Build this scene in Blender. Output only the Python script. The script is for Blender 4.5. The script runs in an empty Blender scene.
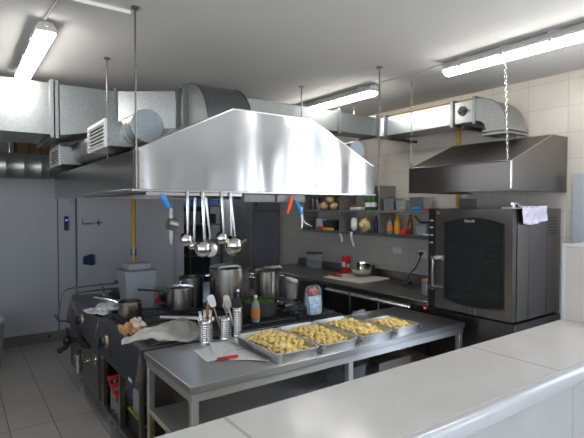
import bpy, bmesh, math, random
from mathutils import Vector, Matrix, Euler, noise
random.seed(7)
C = bpy.context.scene.collection
PI = math.pi
V = Vector

# ------------------------------------------------------------------ mesh builder
class B:
    """collects shapes in world coordinates; becomes ONE mesh object"""
    def __init__(s): s.bm = bmesh.new()
    def _f(s, vs):
        try: return s.bm.faces.new(vs)
        except ValueError: return None
    def box(s, x0, x1, y0, y1, z0, z1, rz=0.0, M=None):
        c = V(((x0+x1)/2, (y0+y1)/2, (z0+z1)/2)); R = M if M is not None else Matrix.Rotation(rz, 3, 'Z')
        hx, hy, hz = (x1-x0)/2, (y1-y0)/2, (z1-z0)/2
        v = [s.bm.verts.new(c + R @ V((a*hx, b*hy, d*hz))) for a in (-1, 1) for b in (-1, 1) for d in (-1, 1)]
        for q in ((0,1,3,2), (4,6,7,5), (0,4,5,1), (2,3,7,6), (0,2,6,4), (1,5,7,3)): s._f([v[i] for i in q])
        return s
    def prism(s, poly, axis, a0, a1):
        """poly: 2D points; axis 'X' -> (y,z), 'Y' -> (x,z), 'Z' -> (x,y)"""
        def mk(p, a):
            return V((a, p[0], p[1])) if axis == 'X' else V((p[0], a, p[1])) if axis == 'Y' else V((p[0], p[1], a))
        lo = [s.bm.verts.new(mk(p, a0)) for p in poly]; hi = [s.bm.verts.new(mk(p, a1)) for p in poly]
        n = len(poly); s._f(lo[::-1]); s._f(hi)
        for i in range(n): s._f([lo[i], lo[(i+1) % n], hi[(i+1) % n], hi[i]])
        return s
    def strip(s, pa, pb, th=None):
        va = [s.bm.verts.new(V(p)) for p in pa]; vb = [s.bm.verts.new(V(p)) for p in pb]
        for i in range(len(va)-1): s._f([va[i], va[i+1], vb[i+1], vb[i]])
        return s
    def quad(s, *pts):
        s._f([s.bm.verts.new(V(p)) for p in pts]); return s
    def loft(s, rings, closed=True, cap=True):
        R = [[s.bm.verts.new(V(p)) for p in r] for r in rings]
        for a, b in zip(R, R[1:]):
            n = len(a)
            for i in range(n if closed else n-1): s._f([a[i], a[(i+1) % n], b[(i+1) % n], b[i]])
        if cap: s._f(R[0][::-1]); s._f(R[-1])
        return s
    def cyl(s, p0, p1, r0, r1=None, n=16, cap=True):
        p0, p1 = V(p0), V(p1); r1 = r0 if r1 is None else r1
        d = (p1-p0).normalized(); u = d.orthogonal().normalized(); w = d.cross(u)
        rg = lambda p, r: [p + u*(r*math.cos(2*PI*i/n)) + w*(r*math.sin(2*PI*i/n)) for i in range(n)]
        return s.loft([rg(p0, r0), rg(p1, r1)], cap=cap)
    def tube(s, pts, r, n=8, flat=1.0):
        pts = [V(p) for p in pts]; rings = []; u = None
        for i, p in enumerate(pts):
            t = (pts[min(i+1, len(pts)-1)] - pts[max(i-1, 0)]).normalized()
            u = t.orthogonal().normalized() if u is None else (u - t*u.dot(t)).normalized()
            w = t.cross(u); rr = r[i] if isinstance(r, (list, tuple)) else r
            rings.append([p + u*(rr*math.cos(2*PI*k/n)) + w*(rr*flat*math.sin(2*PI*k/n)) for k in range(n)])
        return s.loft(rings)
    def lathe(s, c, prof, n=24, M=None):
        c = V(c); M = M or Matrix.Identity(3); rings = []
        for r, z in prof: rings.append([c + M @ V((max(r, 1e-4)*math.cos(2*PI*i/n), max(r, 1e-4)*math.sin(2*PI*i/n), z)) for i in range(n)])
        return s.loft(rings, cap=True)
    def ball(s, c, rx, ry=None, rz=None, M=None, sub=2, jit=0.0, seed=0):
        ry = ry or rx; rz = rz or rx; M = M or Matrix.Identity(3)
        r = bmesh.ops.create_icosphere(s.bm, subdivisions=sub, radius=1)
        o = V((seed*3.17, seed*1.31, seed*.7))
        for v in r['verts']:
            k = 1 + jit*noise.noise(v.co*1.6 + o) * 2
            v.co = V(c) + M @ V((v.co.x*rx*k, v.co.y*ry*k, v.co.z*rz*k))
        return s

OFF = {}
def link(name, b, mat, parent=None, origin=None, bevel=0.0, smooth=40, solid=0.0):
    bm = b.bm
    bmesh.ops.recalc_face_normals(bm, faces=bm.faces)
    off = V(OFF[parent.name]) if parent else (V(origin) if origin is not None else V((0, 0, 0)))
    if off.length: bmesh.ops.translate(bm, vec=-off, verts=bm.verts)
    me = bpy.data.meshes.new(name); bm.to_mesh(me); bm.free()
    uv = me.uv_layers.new(name='UVMap'); vs = [v.co for v in me.vertices]
    for lp in me.loops: c = vs[lp.vertex_index]; uv.data[lp.index].uv = (c.x + .3*c.y, c.y + c.z)
    for p in me.polygons: p.use_smooth = True
    me.set_sharp_from_angle(angle=math.radians(smooth))
    if mat: me.materials.append(mat)
    o = bpy.data.objects.new(name, me); C.objects.link(o)
    if parent: o.parent = parent
    else: o.location = off
    OFF[o.name] = tuple(off)
    if solid:
        m = o.modifiers.new('thick', 'SOLIDIFY'); m.thickness = solid; m.offset = 0
    if bevel:
        m = o.modifiers.new('bevel', 'BEVEL'); m.width = bevel; m.segments = 2; m.limit_method = 'ANGLE'; m.angle_limit = math.radians(50)
    return o
def tag(o, label, cat, group=None, kind=None):
    o['label'] = label; o['category'] = cat
    if group: o['group'] = group
    if kind: o['kind'] = kind
    return o
def thing(name, label, cat, loc, group=None):
    o = bpy.data.objects.new(name, None); C.objects.link(o); o.location = loc; o.empty_display_size = .1
    OFF[o.name] = tuple(loc); return tag(o, label, cat, group)
def struct(name, b, mat, parent=None, **k):
    o = link(name, b, mat, parent, **k)
    if not parent: o['kind'] = 'structure'
    return o
def solo(name, b, mat, label, cat, origin, group=None, **k):
    return tag(link(name, b, mat, None, origin, **k), label, cat, group)
def copy_tree(o, parent=None):
    c = o.copy(); C.objects.link(c); c.parent = parent; OFF[c.name] = OFF.get(o.name, (0,0,0))
    for ch in list(o.children): copy_tree(ch, c)
    return c
def text(name, s, size, M, mat, parent, ext=.0006, align='LEFT', bold=0.0, spc=1.0):
    cu = bpy.data.curves.new(name, 'FONT'); cu.body = s; cu.size = size; cu.extrude = ext; cu.align_x = align; cu.offset = bold; cu.space_character = spc
    t = bpy.data.objects.new(name + '_tmp', cu); C.objects.link(t)
    bpy.context.view_layer.update()
    me = bpy.data.meshes.new_from_object(t.evaluated_get(bpy.context.evaluated_depsgraph_get()))
    bpy.data.objects.remove(t)
    me.transform(M); me.transform(Matrix.Translation(-V(OFF[parent.name])))
    me.materials.clear(); me.materials.append(mat)
    o = bpy.data.objects.new(name, me); C.objects.link(o); o.parent = parent; OFF[o.name] = OFF[parent.name]
    return o
def TM(loc, xdir, ydir):
    x = V(xdir).normalized(); y = V(ydir).normalized(); z = x.cross(y)
    m = Matrix((x, y, z)).transposed().to_4x4(); m.translation = V(loc); return m

# ------------------------------------------------------------------ materials
MATS = {}
def nodes(name):
    m = bpy.data.materials.new(name); m.use_nodes = True; nt = m.node_tree
    return m, nt, nt.nodes['Principled BSDF']
def add(nt, t, **k):
    n = nt.nodes.new(t)
    for a, b in k.items(): setattr(n, a, b)
    return n
def coords(nt, scale=(1,1,1), loc=(0,0,0), rot=(0,0,0)):
    tc = add(nt, 'ShaderNodeTexCoord'); mp = add(nt, 'ShaderNodeMapping')
    mp.inputs['Scale'].default_value = scale; mp.inputs['Location'].default_value = loc; mp.inputs['Rotation'].default_value = rot
    nt.links.new(tc.outputs['Object'], mp.inputs['Vector']); return mp.outputs['Vector']
def ramp(nt, fac, stops):
    r = add(nt, 'ShaderNodeValToRGB'); e = r.color_ramp.elements
    while len(e) < len(stops): e.new(.5)
    for i, (p, c) in enumerate(stops): e[i].position = p; e[i].color = (*c, 1)
    nt.links.new(fac, r.inputs['Fac']); return r.outputs['Color']
def sc(c, k): return tuple(max(0, min(1, x*k)) for x in c)
def plain(name, col, rough=.5, metal=0.0, var=.12, ns=14.0, bump=0.0, **kw):
    m, nt, p = nodes(name); v = coords(nt)
    n = add(nt, 'ShaderNodeTexNoise'); n.inputs['Scale'].default_value = ns; n.inputs['Detail'].default_value = 4
    nt.links.new(v, n.inputs['Vector'])
    nt.links.new(ramp(nt, n.outputs['Fac'], [(.3, sc(col, 1-var)), (.7, sc(col, 1+var))]), p.inputs['Base Color'])
    p.inputs['Roughness'].default_value = rough; p.inputs['Metallic'].default_value = metal
    for k, x in kw.items(): p.inputs[k].default_value = x
    if bump:
        b = add(nt, 'ShaderNodeBump'); b.inputs['Strength'].default_value = bump; b.inputs['Distance'].default_value = .01
        nt.links.new(n.outputs['Fac'], b.inputs['Height']); nt.links.new(b.outputs['Normal'], p.inputs['Normal'])
    MATS[name] = m; return m
def brushed(name, col, rough, sx=(4, 4, 120), wave=0.0, wscale=(1, 1, 1), var=.06, dist=.02, metal=1.0):
    """brushed sheet steel; sx = grain stretch; wave = dents of the thin sheet"""
    m, nt, p = nodes(name)
    n = add(nt, 'ShaderNodeTexNoise'); n.inputs['Scale'].default_value = 1; n.inputs['Detail'].default_value = 5
    nt.links.new(coords(nt, sx), n.inputs['Vector'])
    n2 = add(nt, 'ShaderNodeTexNoise'); n2.inputs['Scale'].default_value = 2.3; n2.inputs['Detail'].default_value = 3
    nt.links.new(coords(nt), n2.inputs['Vector'])
    nt.links.new(ramp(nt, n2.outputs['Fac'], [(.3, sc(col, 1-var)), (.7, sc(col, 1+var))]), p.inputs['Base Color'])
    mr = add(nt, 'ShaderNodeMapRange'); mr.inputs['To Min'].default_value = rough*.92; mr.inputs['To Max'].default_value = rough*1.1
    nt.links.new(n.outputs['Fac'], mr.inputs['Value']); nt.links.new(mr.outputs['Result'], p.inputs['Roughness'])
    p.inputs['Metallic'].default_value = metal
    b = add(nt, 'ShaderNodeBump'); b.inputs['Strength'].default_value = .025; b.inputs['Distance'].default_value = .001
    nt.links.new(n.outputs['Fac'], b.inputs['Height'])
    if wave:
        w = add(nt, 'ShaderNodeTexNoise'); w.inputs['Scale'].default_value = 1; w.inputs['Detail'].default_value = .6; w.inputs['Distortion'].default_value = .25
        nt.links.new(coords(nt, wscale), w.inputs['Vector'])
        b2 = add(nt, 'ShaderNodeBump'); b2.inputs['Strength'].default_value = wave; b2.inputs['Distance'].default_value = dist
        nt.links.new(w.outputs['Fac'], b2.inputs['Height']); nt.links.new(b2.outputs['Normal'], b.inputs['Normal'])
    nt.links.new(b.outputs['Normal'], p.inputs['Normal'])
    MATS[name] = m; return m
def galvanised(name, col, rough=.32):
    m, nt, p = nodes(name); v = coords(nt)
    vo = add(nt, 'ShaderNodeTexVoronoi'); vo.inputs['Scale'].default_value = 110; nt.links.new(v, vo.inputs['Vector'])
    n = add(nt, 'ShaderNodeTexNoise'); n.inputs['Scale'].default_value = 3; nt.links.new(v, n.inputs['Vector'])
    bw = add(nt, 'ShaderNodeRGBToBW'); nt.links.new(vo.outputs['Color'], bw.inputs['Color'])
    nt.links.new(ramp(nt, bw.outputs['Val'], [(.2, sc(col, .90)), (.8, sc(col, 1.08))]), p.inputs['Base Color'])
    mr = add(nt, 'ShaderNodeMapRange'); mr.inputs['To Min'].default_value = rough*.93; mr.inputs['To Max'].default_value = rough*1.08
    nt.links.new(bw.outputs['Val'], mr.inputs['Value']); nt.links.new(mr.outputs['Result'], p.inputs['Roughness'])
    b = add(nt, 'ShaderNodeBump'); b.inputs['Strength'].default_value = .12; b.inputs['Distance'].default_value = .03
    nt.links.new(n.outputs['Fac'], b.inputs['Height']); nt.links.new(b.outputs['Normal'], p.inputs['Normal'])
    p.inputs['Metallic'].default_value = .92; MATS[name] = m; return m
def tiles(name, col, grout, w, h, swz, loc, rough, mortar=.003, var=.04, off=0.0, coat=0.0, spec=.5):
    """swz: which object axes run along (width, height)"""
    m, nt, p = nodes(name); tc = add(nt, 'ShaderNodeTexCoord'); sp = add(nt, 'ShaderNodeSeparateXYZ'); cb = add(nt, 'ShaderNodeCombineXYZ')
    nt.links.new(tc.outputs['Object'], sp.inputs[0])
    for i, a in enumerate(swz):
        ad = add(nt, 'ShaderNodeMath', operation='ADD'); ad.inputs[1].default_value = loc[i]
        nt.links.new(sp.outputs[a], ad.inputs[0]); nt.links.new(ad.outputs[0], cb.inputs[i])
    br = add(nt, 'ShaderNodeTexBrick'); br.offset = off; br.inputs['Scale'].default_value = 1
    br.inputs['Brick Width'].default_value = w; br.inputs['Row Height'].default_value = h; br.inputs['Mortar Size'].default_value = mortar
    br.inputs['Color1'].default_value = (*sc(col, 1-var), 1); br.inputs['Color2'].default_value = (*sc(col, 1+var), 1); br.inputs['Mortar'].default_value = (*grout, 1)
    br.inputs['Bias'].default_value = 0; nt.links.new(cb.outputs[0], br.inputs['Vector'])
    n = add(nt, 'ShaderNodeTexNoise'); n.inputs['Scale'].default_value = 7; nt.links.new(tc.outputs['Object'], n.inputs['Vector'])
    mx = add(nt, 'ShaderNodeMix', data_type='RGBA', blend_type='MULTIPLY'); mx.inputs[0].default_value = 1
    nt.links.new(br.outputs['Color'], mx.inputs[6]); nt.links.new(ramp(nt, n.outputs['Fac'], [(.3, (.93,)*3), (.7, (1,)*3)]), mx.inputs[7])
    nt.links.new(mx.outputs[2], p.inputs['Base Color'])
    p.inputs['Roughness'].default_value = rough; p.inputs['Coat Weight'].default_value = coat
    p.inputs['Specular IOR Level'].default_value = spec
    b = add(nt, 'ShaderNodeBump', invert=True); b.inputs['Strength'].default_value = .5; b.inputs['Distance'].default_value = .002
    nt.links.new(br.outputs['Fac'], b.inputs['Height']); nt.links.new(b.outputs['Normal'], p.inputs['Normal'])
    MATS[name] = m; return m
def glassy(name, tint, alpha, rough=.08, spec=.5):
    """thin clear sheet: part transparent, part glossy skin"""
    m, nt, p = nodes(name); tr = add(nt, 'ShaderNodeBsdfTransparent'); tr.inputs['Color'].default_value = (*tint, 1)
    mx = add(nt, 'ShaderNodeMixShader'); n = add(nt, 'ShaderNodeTexNoise'); n.inputs['Scale'].default_value = 9
    nt.links.new(coords(nt), n.inputs['Vector'])
    nt.links.new(ramp(nt, n.outputs['Fac'], [(.3, sc(tint, .9)), (.7, tint)]), p.inputs['Base Color'])
    p.inputs['Roughness'].default_value = rough; p.inputs['Specular IOR Level'].default_value = spec
    mx.inputs[0].default_value = alpha
    nt.links.new(tr.outputs[0], mx.inputs[1]); nt.links.new(p.outputs[0], mx.inputs[2]); nt.links.new(mx.outputs[0], nt.nodes['Material Output'].inputs['Surface'])
    MATS[name] = m; return m
def glow(name, col, st):
    m, nt, p = nodes(name); n = add(nt, 'ShaderNodeTexNoise'); n.inputs['Scale'].default_value = 2; nt.links.new(coords(nt), n.inputs['Vector'])
    nt.links.new(ramp(nt, n.outputs['Fac'], [(0, sc(col, .97)), (1, col)]), p.inputs['Emission Color'])
    p.inputs['Emission Strength'].default_value = st; p.inputs['Base Color'].default_value = (*col, 1); MATS[name] = m; return m

M_ceil = plain('ceiling_paint', (.70, .695, .68), .9, var=.02, ns=3)
M_wall = plain('wall_paint', (.72, .71, .69), .85, var=.03, ns=4)
M_cold = plain('cold_room_panel', (.47, .485, .525), .45, var=.03, ns=2)
M_colddoor = plain('cold_room_door_panel', (.485, .50, .54), .42, var=.03, ns=2)
M_seam = plain('panel_seam', (.09, .09, .10), .6)
M_floor = tiles('floor_tile', (.46, .435, .405), (.17, .155, .14), .316, .60, (0, 1), (-.008, .51), .36, .004, coat=.1)
M_wtile = tiles('wall_tile_beige', (.57, .53, .48), (.45, .42, .38), .333, .217, (1, 2), (.16, -.002), .28, .0035)
M_wtileb = tiles('wall_tile_rear', (.60, .57, .53), (.40, .38, .35), .333, .217, (0, 2), (.1, 0), .3, .0035)
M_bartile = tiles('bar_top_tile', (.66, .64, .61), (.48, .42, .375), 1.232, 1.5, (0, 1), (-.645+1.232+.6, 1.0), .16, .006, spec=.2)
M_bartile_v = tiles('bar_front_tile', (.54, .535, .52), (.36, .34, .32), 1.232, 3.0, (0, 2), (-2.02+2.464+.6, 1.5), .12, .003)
M_piertile = tiles('pier_tile', (.58, .53, .49), (.40, .37, .34), 3.0, 3.0, (1, 2), (1.5, .7), .22, .003)
M_trimw = plain('glazed_white_trim', (.56, .565, .58), .14, var=.02)
M_grout = plain('beige_grout', (.50, .44, .39), .8, var=.06)
M_steel = brushed('brushed_steel', (.55, .55, .55), .26, (6, 160, 160))
M_steel_top = brushed('worn_steel_top', (.60, .60, .61), .2, (5, 160, 160), var=.04)
M_steel_y = brushed('brushed_steel_lengthwise', (.33, .32, .31), .30, (160, 8, 160), var=.03)
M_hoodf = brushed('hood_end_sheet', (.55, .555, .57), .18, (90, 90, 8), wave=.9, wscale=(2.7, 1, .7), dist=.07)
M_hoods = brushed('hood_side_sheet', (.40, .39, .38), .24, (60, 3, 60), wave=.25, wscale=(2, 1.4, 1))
M_hoodd = brushed('wall_hood_sheet', (.20, .185, .172), .36, (90, 90, 90), wave=.3, wscale=(.9, .5, 3.0), dist=.03, var=.03)
M_galv = galvanised('galvanised_sheet', (.36, .38, .39), .33)
M_cap = galvanised('pipe_cap_sheet', (.30, .345, .375), .45)
M_galvd = galvanised('galvanised_dull', (.27, .29, .295), .45)
M_spiral = plain('spiral_duct_steel', (.42, .42, .41), .42, .9, var=.04, ns=5)
M_hand = plain('satin_handle', (.80, .79, .77), .38, 1.0, var=.03)
M_chrome = plain('polished_steel', (.70, .69, .67), .12, 1.0, var=.04)
M_pot = brushed('pot_steel', (.52, .49, .45), .22, (60, 60, 2))
M_dsteel = brushed('dark_steel', (.19, .18, .17), .34, (60, 3, 60))
M_oven = brushed('oven_steel', (.27, .24, .225), .34, (50, 50, 4))
M_black = plain('black_plastic', (.018, .018, .02), .4)
M_iron = plain('cast_iron', (.03, .03, .032), .55, bump=.2)
M_dark = plain('dark_recess', (.03, .03, .032), .7)
M_panel = brushed('range_panel_steel', (.17, .175, .19), .30, (60, 3, 60))
M_white = plain('white_plastic', (.78, .78, .76), .4, var=.03)
M_lampb = plain('lamp_body_grey', (.42, .415, .40), .5, var=.03)
M_tube = glow('lamp_diffuser', (1, .965, .90), 17)
M_yel = plain('yellow_gas_paint', (.60, .33, .04), .45)
M_brass = plain('brass_tan', (.36, .27, .17), .4, .5)
M_red = plain('red_plastic', (.62, .03, .03), .4)
M_orange = plain('orange_red_handle', (.85, .10, .03), .35)
M_blue = plain('blue_handle', (.02, .22, .62), .35)
M_navy = plain('navy_plastic', (.01, .02, .09), .35)
M_paper = plain('printed_paper', (.66, .66, .68), .8, var=.07, ns=60)
M_cream = plain('cream_board', (.76, .70, .62), .5, var=.03)
M_potato = plain('cooked_potato', (1.0, .74, .29), .6, var=.05, ns=40, bump=.15, **{'Specular IOR Level': .25})
M_crust = plain('bread_crust', (.55, .30, .13), .7, var=.3, ns=30, bump=.4)
M_crumple = plain('crumpled_wrap', (.62, .52, .42), .6, var=.25, ns=18)
M_bag = glassy('translucent_bag', (.90, .88, .82), .46, .35)
M_film = glassy('clear_film', (.88, .90, .92), .2, .15, .8)
M_tub = glassy('milky_tub', (.72, .74, .76), .34, .3)
M_clear = glassy('clear_bottle', (.75, .76, .76), .35, .1, .8)
M_ovglass = glassy('oven_glass', (.30, .32, .31), .10, .05, .5)
M_cloth = plain('lavender_cloth', (.62, .58, .72), .9, var=.14, ns=30)
M_rag = plain('grey_white_rag', (.52, .52, .56), .9, var=.3, ns=22)
M_wood = plain('wooden_spoon', (.50, .33, .18), .6)
M_beige = plain('beige_silicone', (.62, .56, .47), .5)
M_green = plain('green_herbs', (.08, .17, .03), .7, var=.5, ns=50)
M_greenjar = plain('green_label', (.02, .10, .03), .4)
M_amber = plain('amber_oil', (.30, .12, .02), .2)
M_label = plain('orange_label', (.80, .22, .05), .5)
M_mustard = plain('mustard_plastic', (.70, .36, .02), .4)
M_bagblue = plain('pale_blue_packet', (.45, .58, .70), .5, var=.35, ns=26)
M_card = plain('brown_cardboard', (.20, .13, .08), .85)
M_cardy = plain('yellow_card', (.75, .48, .04), .6)
M_lime = plain('lime_plastic', (.42, .50, .04), .45)
M_grey = plain('grey_panel', (.20, .20, .205), .45)
M_shelf = brushed('shelf_steel', (.30, .285, .275), .42, (60, 3, 60), metal=.6)
M_fridge = plain('grey_fridge_door', (.12, .125, .145), .35)
M_base = plain('grey_baseboard', (.17, .16, .155), .5)
M_doorb = plain('pale_blue_door', (.38, .405, .45), .4, var=.02)
M_led = glow('blue_display', (.08, .2, 1), .45)
M_redled = glow('red_display', (1, .04, .02), .8)
M_garlic = plain('yellow_onion_skin', (.66, .50, .26), .6, var=.2)

def grain(m, amt, rot, rough):
    nt = m.node_tree; p = nt.nodes['Principled BSDF']; t = add(nt, 'ShaderNodeTangent', direction_type='UV_MAP', uv_map='UVMap')
    nt.links.new(t.outputs[0], p.inputs['Tangent']); p.inputs['Anisotropic'].default_value = amt; p.inputs['Anisotropic Rotation'].default_value = rot
    for l in list(nt.links):
        if l.to_socket == p.inputs['Roughness']: nt.links.remove(l)
    p.inputs['Roughness'].default_value = rough
grain(M_steel_top, .92, .25, .40)
M_steel_t = brushed('brushed_table_steel', (.78, .78, .77), .4, (6, 160, 160)); grain(M_steel_t, .9, .25, .5)
M_pan = brushed('pan_steel', (.80, .80, .79), .4, (6, 160, 160)); grain(M_pan, .8, .25, .45)
# ------------------------------------------------------------------ camera
cam = bpy.data.cameras.new('camera'); co = bpy.data.objects.new('camera', cam); C.objects.link(co)
co.location = (0, 0, 1.78); co.rotation_euler = (PI/2 - math.atan(12.5/470.7), 0, -math.atan2(337, 470.87))
cam.sensor_width = 36; cam.lens = 470.7/584*36; cam.clip_start = .02
bpy.context.scene.camera = co

# ------------------------------------------------------------------ the setting
XL, XR, YF, YR, ZC = -3.2, 4.1, -3.6, 8.0, 2.88
b = B(); b.box(XL-.1, XR+.1, YF-.1, YR+.1, -.12, 0); struct('floor', b, M_floor)
b = B(); b.box(XL-.1, XR+.1, YF-.1, YR+.1, ZC, ZC+.12); struct('ceiling', b, M_ceil)
# right wall: tiled kitchen half, and a glazed shop front beside the guests' side of the bar
def wall_with_hole(b, axis, pos0, pos1, a0, a1, h0, h1, z0, z1):
    def bx(p, q, c, d):
        b.box(pos0, pos1, p, q, c, d) if axis == 'X' else b.box(p, q, pos0, pos1, c, d)
    bx(a0, h0, 0, ZC); bx(h1, a1, 0, ZC); bx(h0, h1, 0, z0); bx(h0, h1, z1, ZC)
b = B(); wall_with_hole(b, 'X', XL-.12, XL, YF, YR, -3.3, 1.0, .8, 2.75); struct('wall_left', b, M_wall)
b = B()
for a0, a1 in ((YF, -2.0), (-1.2, -.4), (.82, YR)): b.box(XR, XR+.12, a0, a1, 0, ZC)
for a0, a1, z0, z1 in ((-2.0, -1.2, .75, 2.5), (-.4, .82, .9, 2.75)): b.box(XR, XR+.12, a0, a1, 0, z0); b.box(XR, XR+.12, a0, a1, z1, ZC)
struct('wall_right', b, M_wtile)
b = B(); wall_with_hole(b, 'Y', YF-.12, YF, XL, XR, -2.6, 1.0, 1.0, 2.6); struct('wall_front', b, M_wall)
b = B(); wall_with_hole(b, 'Y', YR, YR+.12, XL, XR, 2.95, 4.02, 1.93, 2.78); struct('wall_back', b, M_wtileb)
def window(n, axis, pos, a0, a1, z0, z1, bars):
    b = B(); bx = (lambda p, q, c, d, t=.03: b.box(pos-t, pos+t, p, q, c, d)) if axis == 'X' else (lambda p, q, c, d, t=.03: b.box(p, q, pos-t, pos+t, c, d))
    w = .05
    bx(a0, a1, z0, z0+w); bx(a0, a1, z1-w, z1); bx(a0, a0+w, z0+w, z1-w); bx(a1-w, a1, z0+w, z1-w)
    for k in range(1, bars):
        c = a0 + (a1-a0)*k/bars; bx(c-w/2, c+w/2, z0+w, z1-w)
    o = struct('window_%d' % n, b, M_white)
    g = B()
    g.box(pos-.004, pos+.004, a0+w, a1-w, z0+w, z1-w) if axis == 'X' else g.box(a0+w, a1-w, pos-.004, pos+.004, z0+w, z1-w)
    link('window_pane', g, M_pane, o)
M_pane = glassy('window_glass', (.97, .98, 1), .06, .03)
window(1, 'X', XR+.06, -2.0, -1.2, .75, 2.5, 1)
window(5, 'X', XR+.06, -.4, .82, .9, 2.75, 1)
window(2, 'Y', YF-.06, -2.6, 1.0, 1.0, 2.6, 4)
window(4, 'X', XL-.06, -3.3, 1.0, .8, 2.75, 4)  # unseen left window, added to brighten the ceiling and the kitchen's left side
window(3, 'Y', YR+.06, 2.95, 4.02, 1.93, 2.78, 1)
# door leaf on the right wall beside the oven
b = B(); b.box(XR-.035, XR-.001, .85, 1.778, .003, 2.044); d1 = struct('door_1', b, M_doorb)
b = B(); b.tube([(XR-.035, .95, 1.02), (XR-.075, .95, 1.02), (XR-.075, 1.07, 1.02)], .009); link('door_handle', b, M_chrome, d1)
# cold room: insulated box across the back of the kitchen
CY, CX, CZ = 6.89, 2.873, 2.15
b = B(); b.box(XL+.001, CX, CY, CY+1.0, 0, CZ); wc = struct('wall_cold_room', b, M_cold)
b = B(); b.box(1.1, 1.112, CY-.003, CY+.001, .1, CZ); b.box(-.2, -.192, CY-.003, CY+.001, .1, CZ); link('panel_seam', b, M_seam, wc)
b = B(); b.box(1.335, 2.70, CY-.05, CY-.001, .12, 2.05); d2 = struct('door_2', b, M_colddoor, bevel=.006)
b = B(); b.box(1.322, 1.332, CY-.03, CY-.001, .12, 2.06); b.box(2.704, 2.710, CY-.03, CY-.001, .12, 2.06); b.box(1.322, 2.710, CY-.03, CY-.001, 2.062, 2.072); link('door_seal', b, M_seam, d2)
b = B(); b.prism([(1.395, 1.0), (1.40, 1.10), (1.50, 1.13), (1.535, 1.125), (1.535, .985), (1.50, .98)], 'Y', CY-.12, CY-.05); link('door_handle', b, M_navy, d2, bevel=.01)
b = B(); b.box(1.26, 1.30, CY-.02, CY-.001, 1.80, 1.90); b.box(1.262, 1.298, CY-.02, CY-.001, 1.93, 2.03); link('hinge_plate', b, M_cold, wc)
tx = TM((1.39, CY-.051, 1.535), (1, 0, 0), (0, 0, 1))
text('door_lettering', 'Komora', .047, tx, M_black, d2, bold=.0016)
text('door_lettering', '1', .05, TM((1.392, CY-.051, 1.592), (1, 0, 0), (0, 0, 1)), M_black, d2, bold=.0010)
b = B(); b.box(1.565, 1.655, CY-.0525, CY-.05, 1.546, 1.562); b.box(1.602, 1.618, CY-.0525, CY-.05, 1.51, 1.598); link('plus_sign', b, M_black, d2)
b = B(); b.box(XL+.001, 2.90, CY-.022, CY-.0005, 0, .125); struct('baseboard_back', b, M_base)
t = thing('temperature_controller', 'small black temperature controller with blue display on the cold room wall', 'controller', (1.205, CY-.004, 1.56))
b = B(); b.box(1.165, 1.245, CY-.02, CY-.003, 1.42, 1.66); link('back_plate', b, M_cold, t, bevel=.005)
b = B(); b.box(1.178, 1.232, CY-.045, CY-.02, 1.46, 1.65); link('housing', b, M_black, t, bevel=.012)
b = B(); b.box(1.19, 1.222, CY-.048, CY-.0452, 1.585, 1.61); link('display', b, M_led, t)
b = B(); b.cyl((.985, CY-.0225, .075), (.985, CY-.028, .075), .02, n=14); solo('pipe_outlet_cap', b, M_black, 'round black outlet cap in the grey baseboard under the cold room wall', 'pipe cap', (.985, CY-.025, .075))
# boxes on top of the cold room
for i, (x0, x1, h, lb) in enumerate(((.66, .79, .55, 'brown cardboard box on the cold room roof, leftmost of three'), (.80, .92, .50, 'brown cardboard box on the cold room roof, in the middle of three'), (.93, 1.05, .58, 'brown cardboard box on the cold room roof, nearest the grille box'))):
    b = B(); b.box(x0, x1, 7.0, 7.4, CZ+.001, CZ+h); solo('cardboard_box', b, M_card, lb, 'box', ((x0+x1)/2, 7.2, CZ+.001), 'boxes on the cold room', bevel=.004)
# white bin at the left edge
t = thing('white_bin', 'white plastic bin with lid at the far left against the cold room', 'bin', (.235, 6.0, .001))
b = B(); b.lathe((.235, 6.0, .002), [(.13, 0), (.15, .02), (.185, .5), (.19, .52), (.17, .52)], 28); link('body', b, M_doorb, t)
b = B(); b.lathe((.235, 6.0, .522), [(.195, 0), (.198, .04), (.17, .06), (.10, .12), (.0, .13)], 28); link('lid', b, M_white, t)

# ------------------------------------------------------------------ lamps
def lamp(x, y0, y1, label, nclip):
    t = thing('ceiling_lamp', label, 'lamp', (x, (y0+y1)/2, ZC), 'ceiling tube lamps')
    b = B(); b.prism([(x-.058, ZC-.066), (x-.06, ZC-.05), (x-.035, ZC-.012), (x+.035, ZC-.012), (x+.06, ZC-.05), (x+.058, ZC-.066)], 'Y', y0, y1); link('lamp_body', b, M_lampb, t, bevel=.004)
    b = B(); pr = [(x+.053*math.cos(a), ZC-.0662-.042*math.sin(a)) for a in [PI*k/10 for k in range(11)]]
    b.prism(pr, 'Y', y0+.006, y1-.006); link('diffuser', b, M_tube, t, bevel=.012)
    for k in range(nclip):
        y = y0 + (y1-y0)*(k+.5)/nclip
        b = B(); b.box(x-.064, x-.0585, y-.010, y+.010, ZC-.08, ZC-.04); link('clip', b, M_lampb, t)
        b = B(); b.box(x-.03, x+.03, y-.03, y+.03, ZC-.0118, ZC-.0005); link('ceiling_mount', b, M_lampb, t)
    b = B(); b.cyl((x, y0-.02, ZC-.03), (x, y0+.001, ZC-.03), .014, n=10); link('cable_gland', b, M_lampb, t); b = B(); b.cyl((x, y1-.001, ZC-.03), (x, y1+.03, ZC-.03), .018, .012, n=10); link('cable_gland', b, M_lampb, t)
lamp(.455, 3.12, 4.36, 'long white tube lamp on the ceiling above the left duct', 3)
lamp(3.07, 3.02, 4.28, 'white tube lamp behind the rod at the big hood\'s right front corner', 4)
lamp(3.075, .98, 2.27, 'white tube lamp at the upper right, above the wall hood chain', 4)
b = B(); b.box(3.055, 3.075, 2.30, 2.985, ZC-.014, ZC-.0005); solo('cable_trunking', b, M_lampb, 'thin grey cable trunking joining the two right ceiling lamps', 'trunking', (3.065, 2.65, ZC-.014))
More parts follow.
